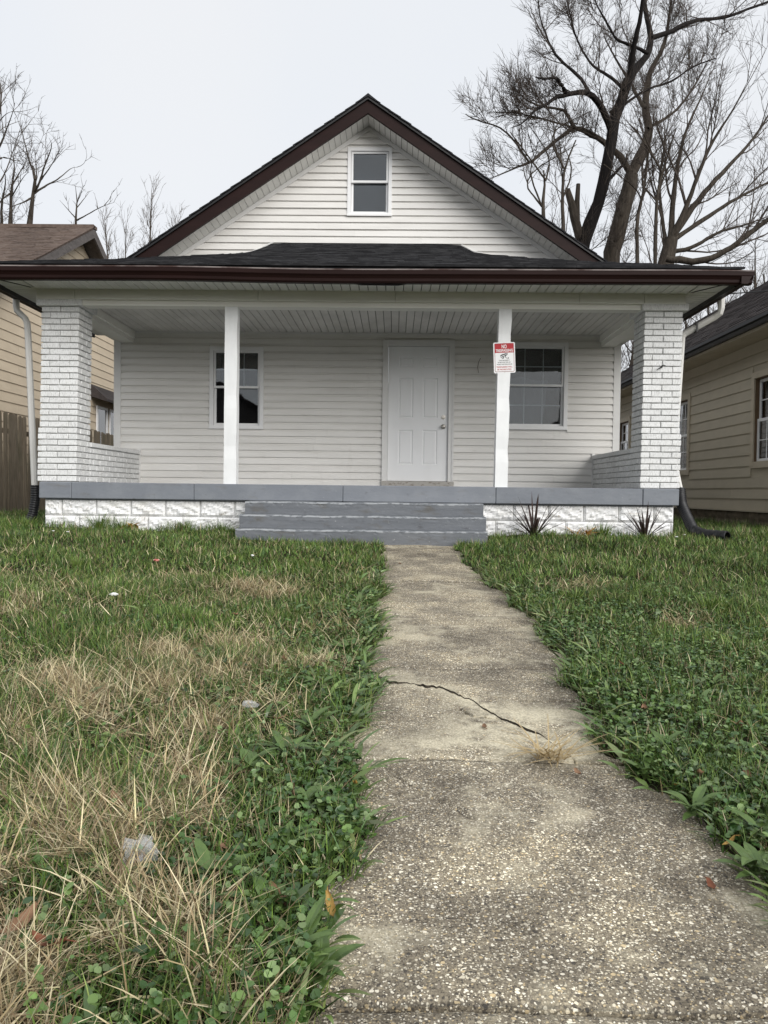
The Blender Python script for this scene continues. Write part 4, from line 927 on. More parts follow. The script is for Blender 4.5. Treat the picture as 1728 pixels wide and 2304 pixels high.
def make_tree(name, label, limbs, levels, group=None, bark='bark', twig='twig', extra=None, trunk_n=1):
    """limbs: list of (points, radii); first trunk_n are the trunk"""
    rs = [resample(p, r, 22) for p, r in limbs]; P0 = np.stack([a for a, b in rs]); R0 = np.stack([b for a, b in rs])
    nz_ = rng.normal(size=P0.shape)*R0[..., None]*.10; nz_[:, 0] = 0; P0 = P0+nz_
    base = limbs[0][0][0]; t = thing(name, tuple(base), label, 'tree', group)
    for k in range(len(limbs)):
        v, f = tubes(P0[k:k+1], R0[k:k+1]*(1+.05*rng.normal(size=R0[k:k+1].shape)), 9)
        capf = None
        me = npmesh('trunk', v, f, smooth=True)
        link('trunk' if k < trunk_n else 'limb', me, bark, t)
    Vs, Fs, o = [], [], 0; P, Rr = P0, R0; lv = []
    for (dens, ln, K, ang, up, wig, rmin, tmin, sides, drop) in levels:
        P, Rr = grow(P, Rr, dens, ln, K, ang, up, wig, rmin, tmin, drop=drop); v, f = tubes(P, Rr, sides); Vs.append(v); Fs.append(f+o); o += len(v)
    link('crown', npmesh('crown', np.concatenate(Vs), np.concatenate(Fs)), twig, t)
    if extra: extra(t)
    return t
def tr(pts, Y, dY, r0, r1):
    """traced limb (zoomed pixels of the top right corner) at depth Y..Y+dY, radii r0..r1"""
    n = len(pts); return ([at(980+.451*u, .451*v, Y+dY*(k/(n-1))) for k, (u, v) in enumerate(pts)], [r0+(r1-r0)*k/(n-1) for k in range(n)])
def addbase(l, dx=0):   # carry a traced trunk down to the ground
    p, r = l; x, y, z = p[0]; return ([(x+dx, y, 0.02), (x+dx*.4, y, z*.5)]+p, [r[0]*1.5, r[0]*1.15]+r)
LV = [(2.8, 1.5, 9, 42, .22, .10, .013, .12, 4, .0), (5.2, .95, 6, 38, .18, .12, .0078, .08, 3, .0), (10.5, .6, 4, 36, .12, .14, .0062, .05, 3, .05)]
Y1_ = 17.5
t1 = addbase(tr([(725, 1190), (770, 1120), (830, 960), (865, 770), (885, 640), (925, 520), (965, 400)], Y1_, 0, .235, .165), -.4)
def stub(t):
    P = [at(980+.451*u, .451*v, Y1_) for u, v in ((722, 1190), (692, 1080), (680, 1020), (657, 945))]; MB().tube(P, [.16, .15, .13, .10], 9).build('broken_stub', 'bark', t)
    P = [at(980+.451*u, .451*v, Y1_+.1) for u, v in ((706, 1100), (706, 1010), (712, 918))]; MB().tube(P, [.10, .09, .07], 8).build('broken_stub', 'bark', t)
make_tree('bare_tree', 'tall bare tree with a near-black leaning trunk and broken stubs above the roof', [t1,
    tr([(960, 410), (1010, 330), (1065, 270), (1078, 180), (1045, 60), (1030, -90), (1050, -260)], Y1_, 1.2, .145, .05),
    tr([(965, 400), (985, 260), (1010, 140), (1040, 0), (1020, -160)], Y1_, -1.5, .11, .04),
    tr([(1075, 190), (1150, 170), (1260, 110), (1330, 97), (1440, 90), (1530, 55), (1660, 10), (1800, -60)], Y1_+.5, 2.5, .095, .03),
    tr([(1060, 265), (960, 220), (900, 200), (880, 160), (840, 90), (800, 20), (780, -60)], Y1_, -1.8, .06, .012),
    tr([(875, 650), (845, 570), (815, 510), (770, 465), (700, 460), (650, 475), (600, 480), (560, 520), (500, 545), (460, 590), (420, 625), (370, 640)], Y1_, -2.5, .125, .008),
    tr([(650, 460), (620, 410), (600, 385), (540, 395), (500, 385)], Y1_-1.2, -1.5, .075, .02),
    tr([(770, 468), (720, 380), (640, 320), (580, 250), (550, 170), (520, 90), (510, -20)], Y1_-.8, 2, .06, .02),
    tr([(945, 455), (895, 400), (850, 370), (780, 330), (700, 200), (670, 60), (640, -60)], Y1_-.2, 1.5, .06, .02),
    tr([(870, 560), (940, 520), (1060, 440), (1180, 410), (1280, 330), (1400, 290)], Y1_, 1.2, .055, .02),
    tr([(860, 900), (920, 840), (960, 790)], Y1_, .4, .06, .03)], LV, bark='bark_dark', extra=stub)
Y2_ = 19.5
t2 = addbase(tr([(860, 1330), (900, 1190), (930, 1080), (965, 960), (975, 870)], Y2_, 0, .31, .25), -.3)
def stub2(t): MB().tube([at(980+.451*u, .451*v, Y2_) for u, v in ((960, 1000), (995, 965), (1024, 942))], [.17, .14, .11], 9).build('cut_stub', 'wood_cut', t)
make_tree('bare_tree', 'bare tree with a thick pale brown forked trunk and a sawn-off stub', [t2,
    tr([(975, 870), (1020, 780), (1062, 680), (1060, 600), (1045, 540), (1058, 420), (1075, 330), (1130, 270), (1160, 130), (1180, -40)], Y2_, 1.5, .20, .04),
    tr([(975, 870), (930, 790), (880, 740), (850, 712), (740, 645), (690, 635), (640, 670), (580, 720), (520, 770), (480, 810), (430, 825), (370, 850), (300, 880), (260, 897)], Y2_, -3.5, .125, .01),
    tr([(1045, 540), (1000, 470), (975, 415), (900, 300), (840, 180)], Y2_, 1, .08, .02),
    tr([(690, 637), (660, 575), (640, 547), (590, 540), (520, 530), (450, 500)], Y2_-2, -1.5, .065, .02),
    tr([(850, 715), (780, 680), (700, 640), (560, 600), (400, 560), (300, 560)], Y2_-1, -2.5, .05, .015),
    tr([(470, 815), (350, 640), (200, 600), (150, 570)], Y2_-3, -1, .035, .012),
    tr([(1060, 640), (1200, 560), (1300, 420), (1360, 300)], Y2_, 2, .06, .02)], LV, bark='bark')
Y3_ = 15.5
t3 = addbase(tr([(1140, 1310), (1165, 1230), (1172, 1190)], Y3_, 0, .26, .2), 0)
LV3 = [(1.9, 2.6, 8, 34, .20, .09, .011, .1, 4, .0), (3.0, 1.35, 6, 34, .16, .12, .0075, .08, 3, .0), (5.5, .7, 4, 36, .10, .14, .0056, .05, 3, .04)]
make_tree('bare_tree', 'many-stemmed bare tree fanning out above the olive house roof', [t3,
    tr([(1172, 1190), (1185, 1000), (1205, 830), (1245, 650), (1330, 480), (1380, 350)], Y3_, 1, .10, .006), tr([(1172, 1190), (1240, 1060), (1300, 900), (1380, 700), (1480, 560), (1560, 400)], Y3_, -1, .10, .006),
    tr([(1175, 1190), (1300, 1010), (1420, 870), (1560, 730), (1660, 580), (1740, 420)], Y3_, .5, .11, .006), tr([(1180, 1200), (1330, 1100), (1500, 990), (1700, 890), (1860, 800)], Y3_, 1.5, .09, .006),
    tr([(1150, 1250), (1130, 1080), (1110, 900), (1150, 700), (1130, 540)], Y3_, 1.5, .07, .005), tr([(1160, 1260), (1280, 1240), (1420, 1150), (1560, 1120), (1750, 1040)], Y3_, 0, .08, .006),
    tr([(1150, 1290), (1330, 1310), (1440, 1260), (1560, 1170), (1680, 1080), (1800, 990)], Y3_-1, -1, .11, .05)], LV3, bark='bark')
LVs = [(1.6, 1.7, 7, 36, .22, .10, .010, .15, 3, .0), (2.8, .95, 5, 36, .15, .12, .0075, .1, 3, .0), (3.6, .55, 4, 36, .1, .14, .006, .08, 3, .0)]
for (u0, lst, dd) in ((1005, [(1010, 1320), (1000, 1100), (1040, 960), (1060, 760), (1090, 600)], 'slender bare sapling rising between the two thick trunks'), (1095, [(1095, 1320), (1100, 1000), (1130, 860), (1200, 640)], 'slender pale bare sapling beside the many-stemmed tree'), (640, [(640, 1180), (630, 1000), (640, 840), (700, 700)], 'thin bare sapling beside the broken stubs behind the roof slope'), (540, [(545, 1110), (530, 1030), (550, 900), (540, 850)], 'short crooked dark bare tree peeking over the roof slope')):
    l = addbase(tr(lst, 15.2, .3, .065, .02)); make_tree('bare_sapling', dd, [l]+[tr([lst[k], (lst[k][0]+random.uniform(-130, 130), lst[k][1]-random.uniform(100, 200)), (lst[k][0]+random.uniform(-200, 200), lst[k][1]-random.uniform(220, 330))], 15.3, random.uniform(-1, 1), .03, .012) for k in (1, 2, 1, 2)], LVs, bark='bark')
# generic bare trees grown from a trunk (left skyline, brush between the houses)
def generic(name, label, base, h, spread, r, lv, nst=1, nl=7, group=None, twig='twig', bark='bark', seed=0, lean=(0, 0)):
    rn = random.Random(seed); limbs = []
    for s_ in range(nst):
        a = rn.uniform(0, 6.28); k = spread*.35 if nst > 1 else spread*.08; tx, ty = base[0]+math.cos(a)*k+lean[0], base[1]+math.sin(a)*k+lean[1]
        tp = [(base[0], base[1], base[2]), (base[0]*.7+tx*.3+rn.uniform(-.2, .2), base[1]*.7+ty*.3, h*.35), (base[0]*.35+tx*.65+rn.uniform(-.2, .2), base[1]*.35+ty*.65, h*.68), (tx, ty, h)]
        limbs.append((tp, [r, r*.8, r*.5, r*.12]))
    main = limbs[:]
    for q in range(nl):
        tp, _ = main[q % nst]; f = rn.uniform(.25, .8); k = int(f*3); g = f*3-k; p = [tp[k][i]*(1-g)+tp[k+1][i]*g for i in range(3)]; a = rn.uniform(0, 6.28); L = spread*(1.05-f)*rn.uniform(.7, 1.2)
        limbs.append(([tuple(p), (p[0]+math.cos(a)*L*.45, p[1]+math.sin(a)*L*.45, p[2]+L*.35), (p[0]+math.cos(a)*L*.85, p[1]+math.sin(a)*L*.85, p[2]+L*.95), (p[0]+math.cos(a)*L, p[1]+math.sin(a)*L, p[2]+L*1.4)], [r*.4*(1-f*.5), r*.3*(1-f*.5), r*.16, r*.06]))
    return make_tree(name, label, limbs, lv, group, bark, twig, trunk_n=nst)
LVL = [(1.3, 2.2, 8, 36, .22, .10, .013, .15, 3, .0), (2.1, 1.15, 6, 36, .18, .13, .0095, .1, 3, .0), (3.0, .6, 4, 40, .12, .16, .0075, .08, 3, .0)]
def gb(px, py, Y): p = at(px, py, Y); return (p[0], p[1], .05), p[2]
def tl(pts, Y, dY, r0, r1): n = len(pts); return ([at(.2652*u, 180+.2652*v, Y+dY*(k/(n-1))) for k, (u, v) in enumerate(pts)], [.6*(r0+(r1*.6-r0)*(k/(n-1))**.7) for k in range(n)])
LVW = [(1.5, 1.5, 7, 38, .20, .12, .011, .2, 4, .0), (2.6, .8, 5, 38, .16, .14, .0085, .1, 3, .0), (3.4, .42, 4, 40, .1, .16, .007, .08, 3, .0)]
make_tree('bare_tree', 'bare tree with limbs fanning upward behind the middle of the tan house roof', [addbase(tl([(245, 1250), (260, 1150), (285, 950), (298, 850)], 20, 0, .19, .13)), tl([(298, 850), (290, 780), (250, 700), (212, 540), (182, 430), (188, 340)], 20, 1, .10, .015), tl([(285, 950), (330, 890), (380, 720), (430, 600), (442, 540), (415, 490)], 20, -1, .09, .012),
    tl([(292, 960), (380, 900), (500, 840), (600, 745), (655, 740)], 20, .8, .08, .012), tl([(280, 990), (200, 1040), (130, 1060), (60, 1100)], 20, -1, .07, .02), tl([(345, 850), (430, 735), (500, 610), (510, 575)], 20, -.8, .05, .01), tl([(300, 900), (315, 760), (290, 640), (320, 560)], 20, 1.2, .05, .01)], LVW)
make_tree('bare_tree', 'knobbly dark bare tree low behind the brown shingle roof', [addbase(tl([(88, 1250), (92, 1130), (95, 960), (110, 840)], 21, 0, .17, .09)), tl([(110, 840), (125, 740), (110, 650), (140, 560)], 21, .6, .07, .012), tl([(95, 960), (30, 1000), (-20, 1060)], 21, -.6, .07, .02), tl([(100, 900), (165, 790), (215, 700), (235, 640)], 21, .8, .06, .012), tl([(95, 1000), (150, 900), (215, 800), (250, 780)], 21, -.9, .05, .012)], LVW)
make_tree('bare_tree', 'large bare tree crossed by overhead wires beyond the tan house', [addbase(tl([(-70, 1250), (-40, 1100), (-60, 900), (-90, 700)], 18, 0, .25, .16)), tl([(-70, 760), (0, 655), (60, 660), (140, 690), (215, 685)], 18, 1, .08, .012), tl([(-80, 720), (20, 520), (62, 400), (105, 290), (127, 195)], 18, -.6, .08, .012), tl([(-90, 700), (-40, 420), (12, 220), (2, 60), (-5, 20)], 18, .5, .12, .015), tl([(-5, 350), (50, 285), (115, 262)], 18.3, -.3, .035, .01), tl([(-50, 900), (10, 860), (80, 700), (170, 420), (185, 375)], 18, .8, .06, .012), tl([(15, 1250), (12, 1050), (50, 880), (40, 760)], 18, -1, .1, .02)], LVW)
make_tree('bare_tree', 'sparse bare treetop with few twigs just above the tan house gable', [addbase(tl([(640, 1260), (645, 1160), (655, 1050), (652, 960), (640, 900)], 22, 0, .09, .02)), tl([(640, 1170), (560, 1080), (505, 1020)], 22, .6, .04, .01), tl([(650, 1190), (700, 1165), (830, 1090), (900, 1060), (965, 1040)], 22, -.6, .06, .012), tl([(655, 1080), (720, 1000), (765, 940)], 22, .5, .035, .01), tl([(655, 1040), (690, 940), (715, 890)], 22, -.4, .035, .01), tl([(830, 1090), (820, 1040), (815, 1010)], 21.6, 0, .025, .01), tl([(880, 1070), (930, 1010), (945, 990)], 21.5, .2, .025, .01)], [(1.6, .8, 6, 38, .2, .12, .010, .3, 3, .0), (2.4, .4, 4, 38, .15, .14, .008, .2, 3, .0)])
LVB = [(1.7, 2.0, 7, 28, .30, .08, .013, .2, 3, .0), (2.6, 1.0, 5, 30, .25, .11, .010, .1, 3, .0), (2.8, .6, 4, 34, .15, .14, .008, .08, 3, .0)]
for k, (px, py, Y, ww, dd) in enumerate(((316, 458, 33, 2.6, 'upright bare tree rounded at the top in the gap between the two roofs'), (262, 500, 34, 1.9, 'smaller bare tree beside the tan house eave in the gap between roofs'), (372, 512, 34, 1.8, 'low bare tree half hidden by the white house roof slope in the gap'))):
    p = at(px, py, Y); generic('bare_tree', dd, (p[0], Y, .05), p[2], ww, .13, LVB, 2, 9, seed=20+k, twig='twig_pale')
for k, (px, py, Y, ww) in enumerate(((1660, 620, 24, 3.6), (1600, 660, 27, 3.6), (1720, 560, 27, 4.2), (1560, 700, 22, 3.0), (1640, 720, 20, 2.6), (1420, 780, 24, 3.2), (1395, 640, 28, 3.4), (1790, 600, 24, 4))):
    p = at(px, py, Y); generic('bare_tree', 'dense twiggy bare tree in the thicket behind the olive house', (p[0], Y, .05), p[2], ww, .13, LVL if k < 5 else LVs, 2, 7, 'thicket trees behind the olive house', seed=40+k, twig='twig')
# overhead wires
for z0, z1 in ((297, 297), (321, 322)):
    a, b = at(-500, z0-2, 26), at(88, z1, 26.5); tag(MB().tube([a, tuple((p+q)/2-(.05 if k == 2 else 0) for k, (p, q) in enumerate(zip(a, b))), b], .010, 5).build('overhead_wire', 'cable'), 'thin overhead wire running through the bare trees above the tan house', 'wire', 'wires above the tan house')
a, b = (4.2, .6, 3.05), at(1900, 622, 9); tag(MB().tube([a, tuple((p+q)/2-(.1 if k == 2 else 0) for k, (p, q) in enumerate(zip(a, b))), b], .008, 6).build('service_cable', 'cable'), 'black cable running from the porch gutter corner over the olive house', 'cable')

# ------------------------------------------------------------------ planting by the steps
def ribbon(p0, az, L, w, lean0, lean1, n=6, fold=.25, wp=(.55, .9, 1, .9, .7, .4, .05), roll=0.):
    """a folded strap leaf, thin but closed on both sides by its keel"""
    mb = MB(); x, y, z = p0; dx, dy = math.cos(az), math.sin(az); sx, sy = -dy, dx
    for k in range(n+1):
        t = k/n; a = lean0+(lean1-lean0)*t; h = w*np.interp(t, np.linspace(0, 1, len(wp)), wp)/2
        nx_, nz_ = -math.cos(a), math.sin(a)
        for e in (-1, 0, 1): mb.v.append((x+sx*h*e+(dx*nx_)*h*fold*abs(e), y+sy*h*e+(dy*nx_)*h*fold*abs(e), z+nz_*h*fold*abs(e)))
        x += dx*math.sin(a)*L/n; y += dy*math.sin(a)*L/n; z += math.cos(a)*L/n
    for k in range(n):
        for e in (0, 1): q = k*3+e; mb.f.append((q, q+1, q+4, q+3))
    return mb
for (x, y, lab, sd_, sc) in ((2.03, -.22, 'spiky dark red plant with the tallest leaves, beside the grey steps', 3, 1.2), (3.30, -.20, 'spiky dark red plant beside the black drain hose', 9, 1.05)):
    z = float(lawn_z(x, y)); p = thing('spiky_plant', (x, y, z), lab, 'plant'); rn = random.Random(sd_)
    for k in range(24):
        le = 1.3*((k+.5)/24)**.8+rn.uniform(-.06, .06); az = k*2.4+rn.uniform(-.5, .5); L = sc*rn.uniform(.33, .47)*(1.0-.12*le)
        ribbon((x+math.cos(az)*.018, y+math.sin(az)*.018, z-.01), az, L, rn.uniform(.016, .026)*sc, le*.85, le*1.0+rn.uniform(-.02, .16), 6, .5, (.5, .85, 1, .95, .8, .5, .04)).build('leaf', 'dracaena', p)
p = thing('wilted_plant', (2.55, -.25, .09), 'wilted orange strap-leaf plant lying flat between the two spiky plants', 'plant'); rn = random.Random(4)
for k in range(26):
    az = rn.choice((0, math.pi))+rn.gauss(0, .5); ribbon((2.55+rn.uniform(-.08, .08), -.27+rn.uniform(-.06, .05), float(lawn_z(2.55, -.27))+.015), az, rn.uniform(.15, .28), rn.uniform(.014, .024), rn.uniform(.5, 1.2), rn.uniform(1.5, 1.85), 5, .3).build('leaf', 'orange_leaf', p)
p = thing('wilted_plant', (-2.45, -.3, .09), 'yellowing leaf clump flattened at the foot of the white block wall', 'plant')
for k in range(16):
    az = rn.uniform(0, 6.28); ribbon((-2.62+rn.uniform(-.1, .1), -.2+rn.uniform(-.05, .05), float(lawn_z(-2.6, -.2))+.03), az, rn.uniform(.08, .16), rn.uniform(.03, .05), rn.uniform(.5, 1.2), rn.uniform(1.3, 1.7), 5, .3).build('leaf', 'leaf_yellow', p)

# ------------------------------------------------------------------ lawn
def blades(x, y, z, L, w, az, l0, l1, tint, K=3, wp=(1, .9, .6, .0), droop_z=None):
    """many curved blades as one mesh: K segments, last one ends in a point"""
    n = len(x); P = np.stack([x, y, z], 1); D = np.stack([np.cos(az), np.sin(az), 0*az], 1); sa = az+np.pi/2+rng.normal(0, .5, n); Sd = np.stack([np.cos(sa), np.sin(sa), rng.normal(0, .25, n)], 1)
    V = []
    for k in range(K+1):
        t = k/K; h = (w*np.interp(t, np.linspace(0, 1, len(wp)), wp)/2)[:, None]
        if k < K: V += [P-Sd*h, P+Sd*h]
        else: V += [P]
        a = l0+(l1-l0)*t; P = P+(L/K)[:, None]*(D*np.sin(a)[:, None]+np.array([0, 0, 1.])*np.cos(a)[:, None])
    m = 2*K+1; V = np.stack(V, 1); F = []
    for k in range(K-1): q = 2*k; F += [(q, q+1, q+3), (q, q+3, q+2)]
    q = 2*(K-1); F.append((q, q+1, q+2)); F = np.array(F)
    FF = (np.arange(n)[:, None, None]*m+F[None]).reshape(-1, 3); T_ = np.repeat(tint, m, axis=0); return V.reshape(-1, 3), FF, T_
class Acc:
    def __init__(s): s.V = []; s.F = []; s.T = []; s.o = 0
    def add(s, vft): v, f, t = vft; s.V.append(v); s.F.append(f+s.o); s.T.append(t); s.o += len(v)
    def build(s, name, m, label, cat): return tag(link(name, npmesh(name, np.concatenate(s.V), np.concatenate(s.F), np.concatenate(s.T)), m), label, cat, None, 'stuff')
def lump(x, y, s, ph=0):   # smooth value noise in -1..1
    return (np.sin(x*s+ph)*np.cos(y*s*1.13+ph*2)+.6*np.sin(x*s*2.3+y*s*1.7+ph)+.4*np.cos(y*s*3.1-x*s*2.7+ph*3))/1.6
# straw patches: x, y, rx, ry, strength
STRAW = [(-.55, -3.55, .42, .55, 1.1), (-1.95, -4.1, .4, .5, .9), (-.5, -5.25, .42, .42, 1.0), (-.12, -5.6, .40, .35, 1.0), (-.75, -5.9, .5, .4, .9), (-.35, -6.1, .4, .25, .9), (-.75, -6.4, .3, .3, .8), (-.22, -6.5, .25, .2, .9),
         (-.2, -6.82, .24, .18, 1.1), (-.45, -7.05, .35, .2, 1.0), (-.12, -7.12, .25, .18, 1.0), (-.35, -7.4, .3, .25, 1.1), (-.05, -7.62, .25, .2, 1.1), (.1, -7.75, .2, .12, 1.1), (-.25, -7.8, .3, .2, 1.0), (1.85, -3.2, .3, .28, .9), (2.25, -4.4, .25, .25, .6), (-2.9, -3.1, .5, .4, .5), (-1.2, -3.0, .35, .35, .45), (-3.4, -2.0, .6, .4, .35), (.1, -4.6, .18, .5, .4)]
def straw_f(x, y):
    s = np.zeros_like(x)
    xx = x+.10*lump(x, y, 7, 1); yy = y+.12*lump(x, y, 6, 2)
    for cx, cy, rx, ry, a in STRAW: s = np.maximum(s, a*np.exp(-(((xx-cx)/(rx*.72))**2+((yy-cy)/(ry*.66))**2)**1.5))
    br = np.clip(.5+.9*lump(x, y, 8, 4)+.45*lump(x, y, 19, 6), 0, 1.25); return np.clip(s*br-.06+np.where(x < .3, .09, .02)*(y < -2.5)+.05*lump(x, y, 3, 8), 0, 1)
def leafy_f(x, y):   # broad-leaved weeds and clover hug the walk, mostly to its right
    dl = np.exp(-np.clip(edge_l(y)-x, 0, 9)/.26)*(x < .5)*np.clip((-y-1.5)/2, .15, 1); dr_ = np.exp(-np.clip(x-edge_r(y), 0, 9)/1.0)*(x > .9)*np.clip((-y-2.2)/2, .1, 1)
    return np.clip(np.maximum(dl*1.05, dr_)+.22*lump(x, y, 5, 7), 0, 1)
def field(n, x0, x1, y0, y1):
    x = rng.uniform(x0, x1, n); y = rng.uniform(y0, y1, n)
    ok = ~((x > edge_l(y)) & (x < edge_r(y)) & (y < -.75)) & ~((np.abs(x) < 3.74) & (y > .03)) & ~((x > -1.28) & (x < 1.47) & (y > -.86)) & (x < XR-.06)
    bed = (y > -.34) & (np.abs(x) < 3.85) & (np.abs(x-.1) > 1.4); ok &= ~(bed & (rng.random(len(x)) < np.where(x > 0, .72, .45)))
    return x[ok], y[ok]
GREEN = np.array([(.078, .138, .025), (.112, .18, .035), (.045, .088, .019), (.18, .235, .062), (.072, .138, .04)]); DRY = np.array([(.52, .435, .265), (.41, .325, .18), (.62, .54, .355), (.27, .20, .11), (.50, .44, .25), (.2, .14, .08)])
def pick(C, n, v=.3): c = C[rng.integers(0, len(C), n)]; return c*(1+rng.normal(0, v, (n, 1))).clip(.35, 2.0)
gr, st_, lf = Acc(), Acc(), Acc()
ZON = [(-8.5, -6.8, -1.2, 2.3, 15000, 3), (-6.8, -5.0, -2.3, 3.1, 9500, 3), (-5.0, -3.0, -3.5, 4.1, 6500, 2), (-3.0, .06, -5.2, 5.95, 3300, 2), (-8.8, -6.8, -2.6, -1.2, 3600, 2), (-8.8, -6.8, 2.3, 3.7, 3600, 2), (-6.8, -5.0, -3.7, -2.3, 2600, 2), (-6.8, -5.0, 3.1, 4.5, 2600, 2), (-5.0, -3.0, -5.2, -3.5, 1900, 2), (-5.0, -3.0, 4.1, 5.9, 1900, 2), (.06, 5.0, -6.8, -3.72, 1100, 2), (.06, 9.0, 3.72, 5.95, 1500, 2), (-3, .06, -6.8, -5.2, 900, 2)]
for (y0, y1, x0, x1, den, K) in ZON:
    n = int(den*(y1-y0)*(x1-x0)); x, y = field(n, x0, x1, y0, y1); sf = straw_f(x, y); lfv = leafy_f(x, y); u = rng.random(len(x)); near = den > 9000
    # green blades
    g = (u < (1-sf*.72)*(1-lfv*.45)); xg, yg = x[g], y[g]; m = len(xg); tall = np.clip(1+.45*lump(xg, yg, 4, 3)+.3*lump(xg, yg, 11, 5), .4, 1.9)
    L = rng.uniform(.04, .095, m)*tall*(1.1 if near else 1.0); L = np.where(yg > -.35, L*1.5, L)
    w = rng.uniform(.0022, .0046, m)*(1 if near else 1.35 if den > 6000 else 1.9)
    c = pick(GREEN, m); yel = rng.random(m) < (.12+.06*lump(xg, yg, 5, 2)+.25*sf[g]); c[yel] = pick(DRY, yel.sum())*.8; c = c*(1+.18*lump(xg, yg, 2.2, 9))[:, None]
    az = rng.uniform(0, 6.283, m); l0 = np.abs(rng.normal(.62, .42, m)); l1 = l0+rng.uniform(.1, 1.0, m)
    gr.add(blades(xg, yg, lawn_z(xg, yg)-.004, L, w, az, l0, l1, c, K))
    # dead straw, mostly lying down
    s_ = (rng.random(len(x)) < sf*.8); xs_, ys_ = x[s_], y[s_]; m = len(xs_); L = rng.uniform(.05, .15, m)*(1.15 if near else 1); w = rng.uniform(.0016, .0038, m)*(1 if near else 1.3 if den > 6000 else 1.8)
    l0 = rng.uniform(.5, 1.5, m); l1 = l0+rng.uniform(-.1, .7, m); st_.add(blades(xs_, ys_, lawn_z(xs_, ys_)+rng.uniform(0, .035, m), L, w, rng.uniform(0, 6.283, m), l0, l1, pick(DRY, m, .2), 3))
    if den > 6000:   # short matted thatch under the straw
        for rep_ in range(2 if near else 1):
            q = rng.random(len(x)) < np.clip(sf*1.15, 0, .95); xm, ym = x[q]+rng.normal(0, .01, q.sum()), y[q]+rng.normal(0, .01, q.sum()); m = len(xm); l0 = rng.uniform(1.1, 1.6, m)
            okm = ~((xm > edge_l(ym)) & (xm < edge_r(ym))); xm, ym, l0 = xm[okm], ym[okm], l0[okm]; m = len(xm)
            st_.add(blades(xm, ym, lawn_z(xm, ym)+rng.uniform(.002, .03, m), rng.uniform(.025, .09, m), rng.uniform(.0018, .0042, m), rng.uniform(0, 6.283, m), l0, l0+rng.uniform(-.2, .3, m), pick(DRY, m, .25), 2))
# loose straw wisps over the green
n = 2600; x, y = field(n, -3, 3.5, -8.3, -1); m = len(x); st_.add(blades(x, y, lawn_z(x, y)+.03, rng.uniform(.06, .16, m), rng.uniform(.0015, .003, m), rng.uniform(0, 6.28, m), rng.uniform(.6, 1.4, m), rng.uniform(1.2, 1.8, m), pick(DRY, m), 3))
# clover and small round leaves
CLO = np.array([(.055, .115, .026), (.075, .145, .034), (.035, .078, .02), (.11, .18, .045), (.16, .23, .085)])
def discs(x, y, z, r, tint, tilt=.5):
    n = len(x); a = rng.uniform(0, 6.283, n); nrm = unit(np.stack([rng.normal(0, tilt, n), rng.normal(0, tilt, n), np.ones(n)], 1)); u = unit(np.cross(nrm, np.stack([np.cos(a), np.sin(a), 0*a], 1))); v = np.cross(nrm, u)
    pr = [(-.15, 0, 0), (-.05, .75, .12), (.75, .95, .18), (1.5, .55, .10), (1.62, 0, -.04), (1.5, -.55, .10), (.75, -.95, .18), (-.05, -.75, .12)]
    V = np.stack([np.stack([x, y, z], 1)+r[:, None]*(u*a_+v*b_+nrm*c_) for a_, b_, c_ in pr], 1); F = np.array([(0, 1, 2), (0, 2, 4), (2, 3, 4), (0, 4, 6), (4, 5, 6), (0, 6, 7)])
    return V.reshape(-1, 3), (np.arange(n)[:, None, None]*8+F[None]).reshape(-1, 3), np.repeat(tint, 8, axis=0)
for (y0, y1, x0, x1, den) in ((-8.5, -6.6, .9, 2.6, 3600), (-6.6, -4.6, 1.0, 3.0, 2400), (-4.6, -3.0, 1.0, 4.0, 1200), (-8.5, -6.6, -1.3, .45, 4600), (-6.6, -4.0, -2.2, .45, 2200), (-4, -1.5, -3.5, .5, 300), (-3, -.8, 1.0, 5, 300)):
    n = int(den*(y1-y0)*(x1-x0)); x, y = field(n, x0, x1, y0, y1); k = rng.random(len(x)) < leafy_f(x, y)*(1-straw_f(x, y)*.9); x, y = x[k], y[k]; m = len(x)
    h = rng.uniform(.012, .065, m); c = pick(CLO, m, .2); r = rng.uniform(.004, .0095, m)
    for q in range(3): lf.add(discs(x+rng.normal(0, .004, m), y+rng.normal(0, .004, m), lawn_z(x, y)+h, r, c, .45))
# broad strap-shaped weed leaves
n = 16000; x, y = field(n, -1.2, 2.8, -8.4, -2.0); k = rng.random(len(x)) < leafy_f(x, y)**1.4*(x < .5)+.22*leafy_f(x, y)*(x > .9); x, y = x[k], y[k]; m = len(x)
lf.add(blades(x, y, lawn_z(x, y)+rng.uniform(0, .02, m), rng.uniform(.045, .10, m), rng.uniform(.013, .030, m), rng.uniform(0, 6.283, m), rng.uniform(.5, 1.2, m), rng.uniform(1.2, 1.9, m), pick(np.array([(.095, .155, .042), (.125, .185, .05), (.07, .12, .036)]), m, .2), 5, (.3, .7, 1, .9, .6, 0)))
# long strap leaves flopping over both edges of the walk
for sd_, n in ((-1, 620), (1, 420)):
    y = rng.uniform(-8.2, -2.4, n); e = np.abs(rng.normal(0, .09, n)); x = edge_l(y)-e+.02 if sd_ < 0 else edge_r(y)+e-.02; az = (0 if sd_ < 0 else np.pi)+rng.normal(0, .95, n)
    lf.add(blades(x, y, np.maximum(lawn_z(x, y), prof(y)+.006)+rng.uniform(0, .03, n), rng.uniform(.045, .15, n)*np.where(y < -6.9, .62, 1), rng.uniform(.007, .021, n)*np.where(y < -6.9, .7, 1), az, rng.uniform(.5, 1.1, n), rng.uniform(1.45, 1.95, n), pick(np.array([(.105, .17, .045), (.135, .20, .055), (.08, .135, .038), (.16, .2, .07)]), n, .2), 6, (.35, .7, 1, 1, .8, .5, 0)))
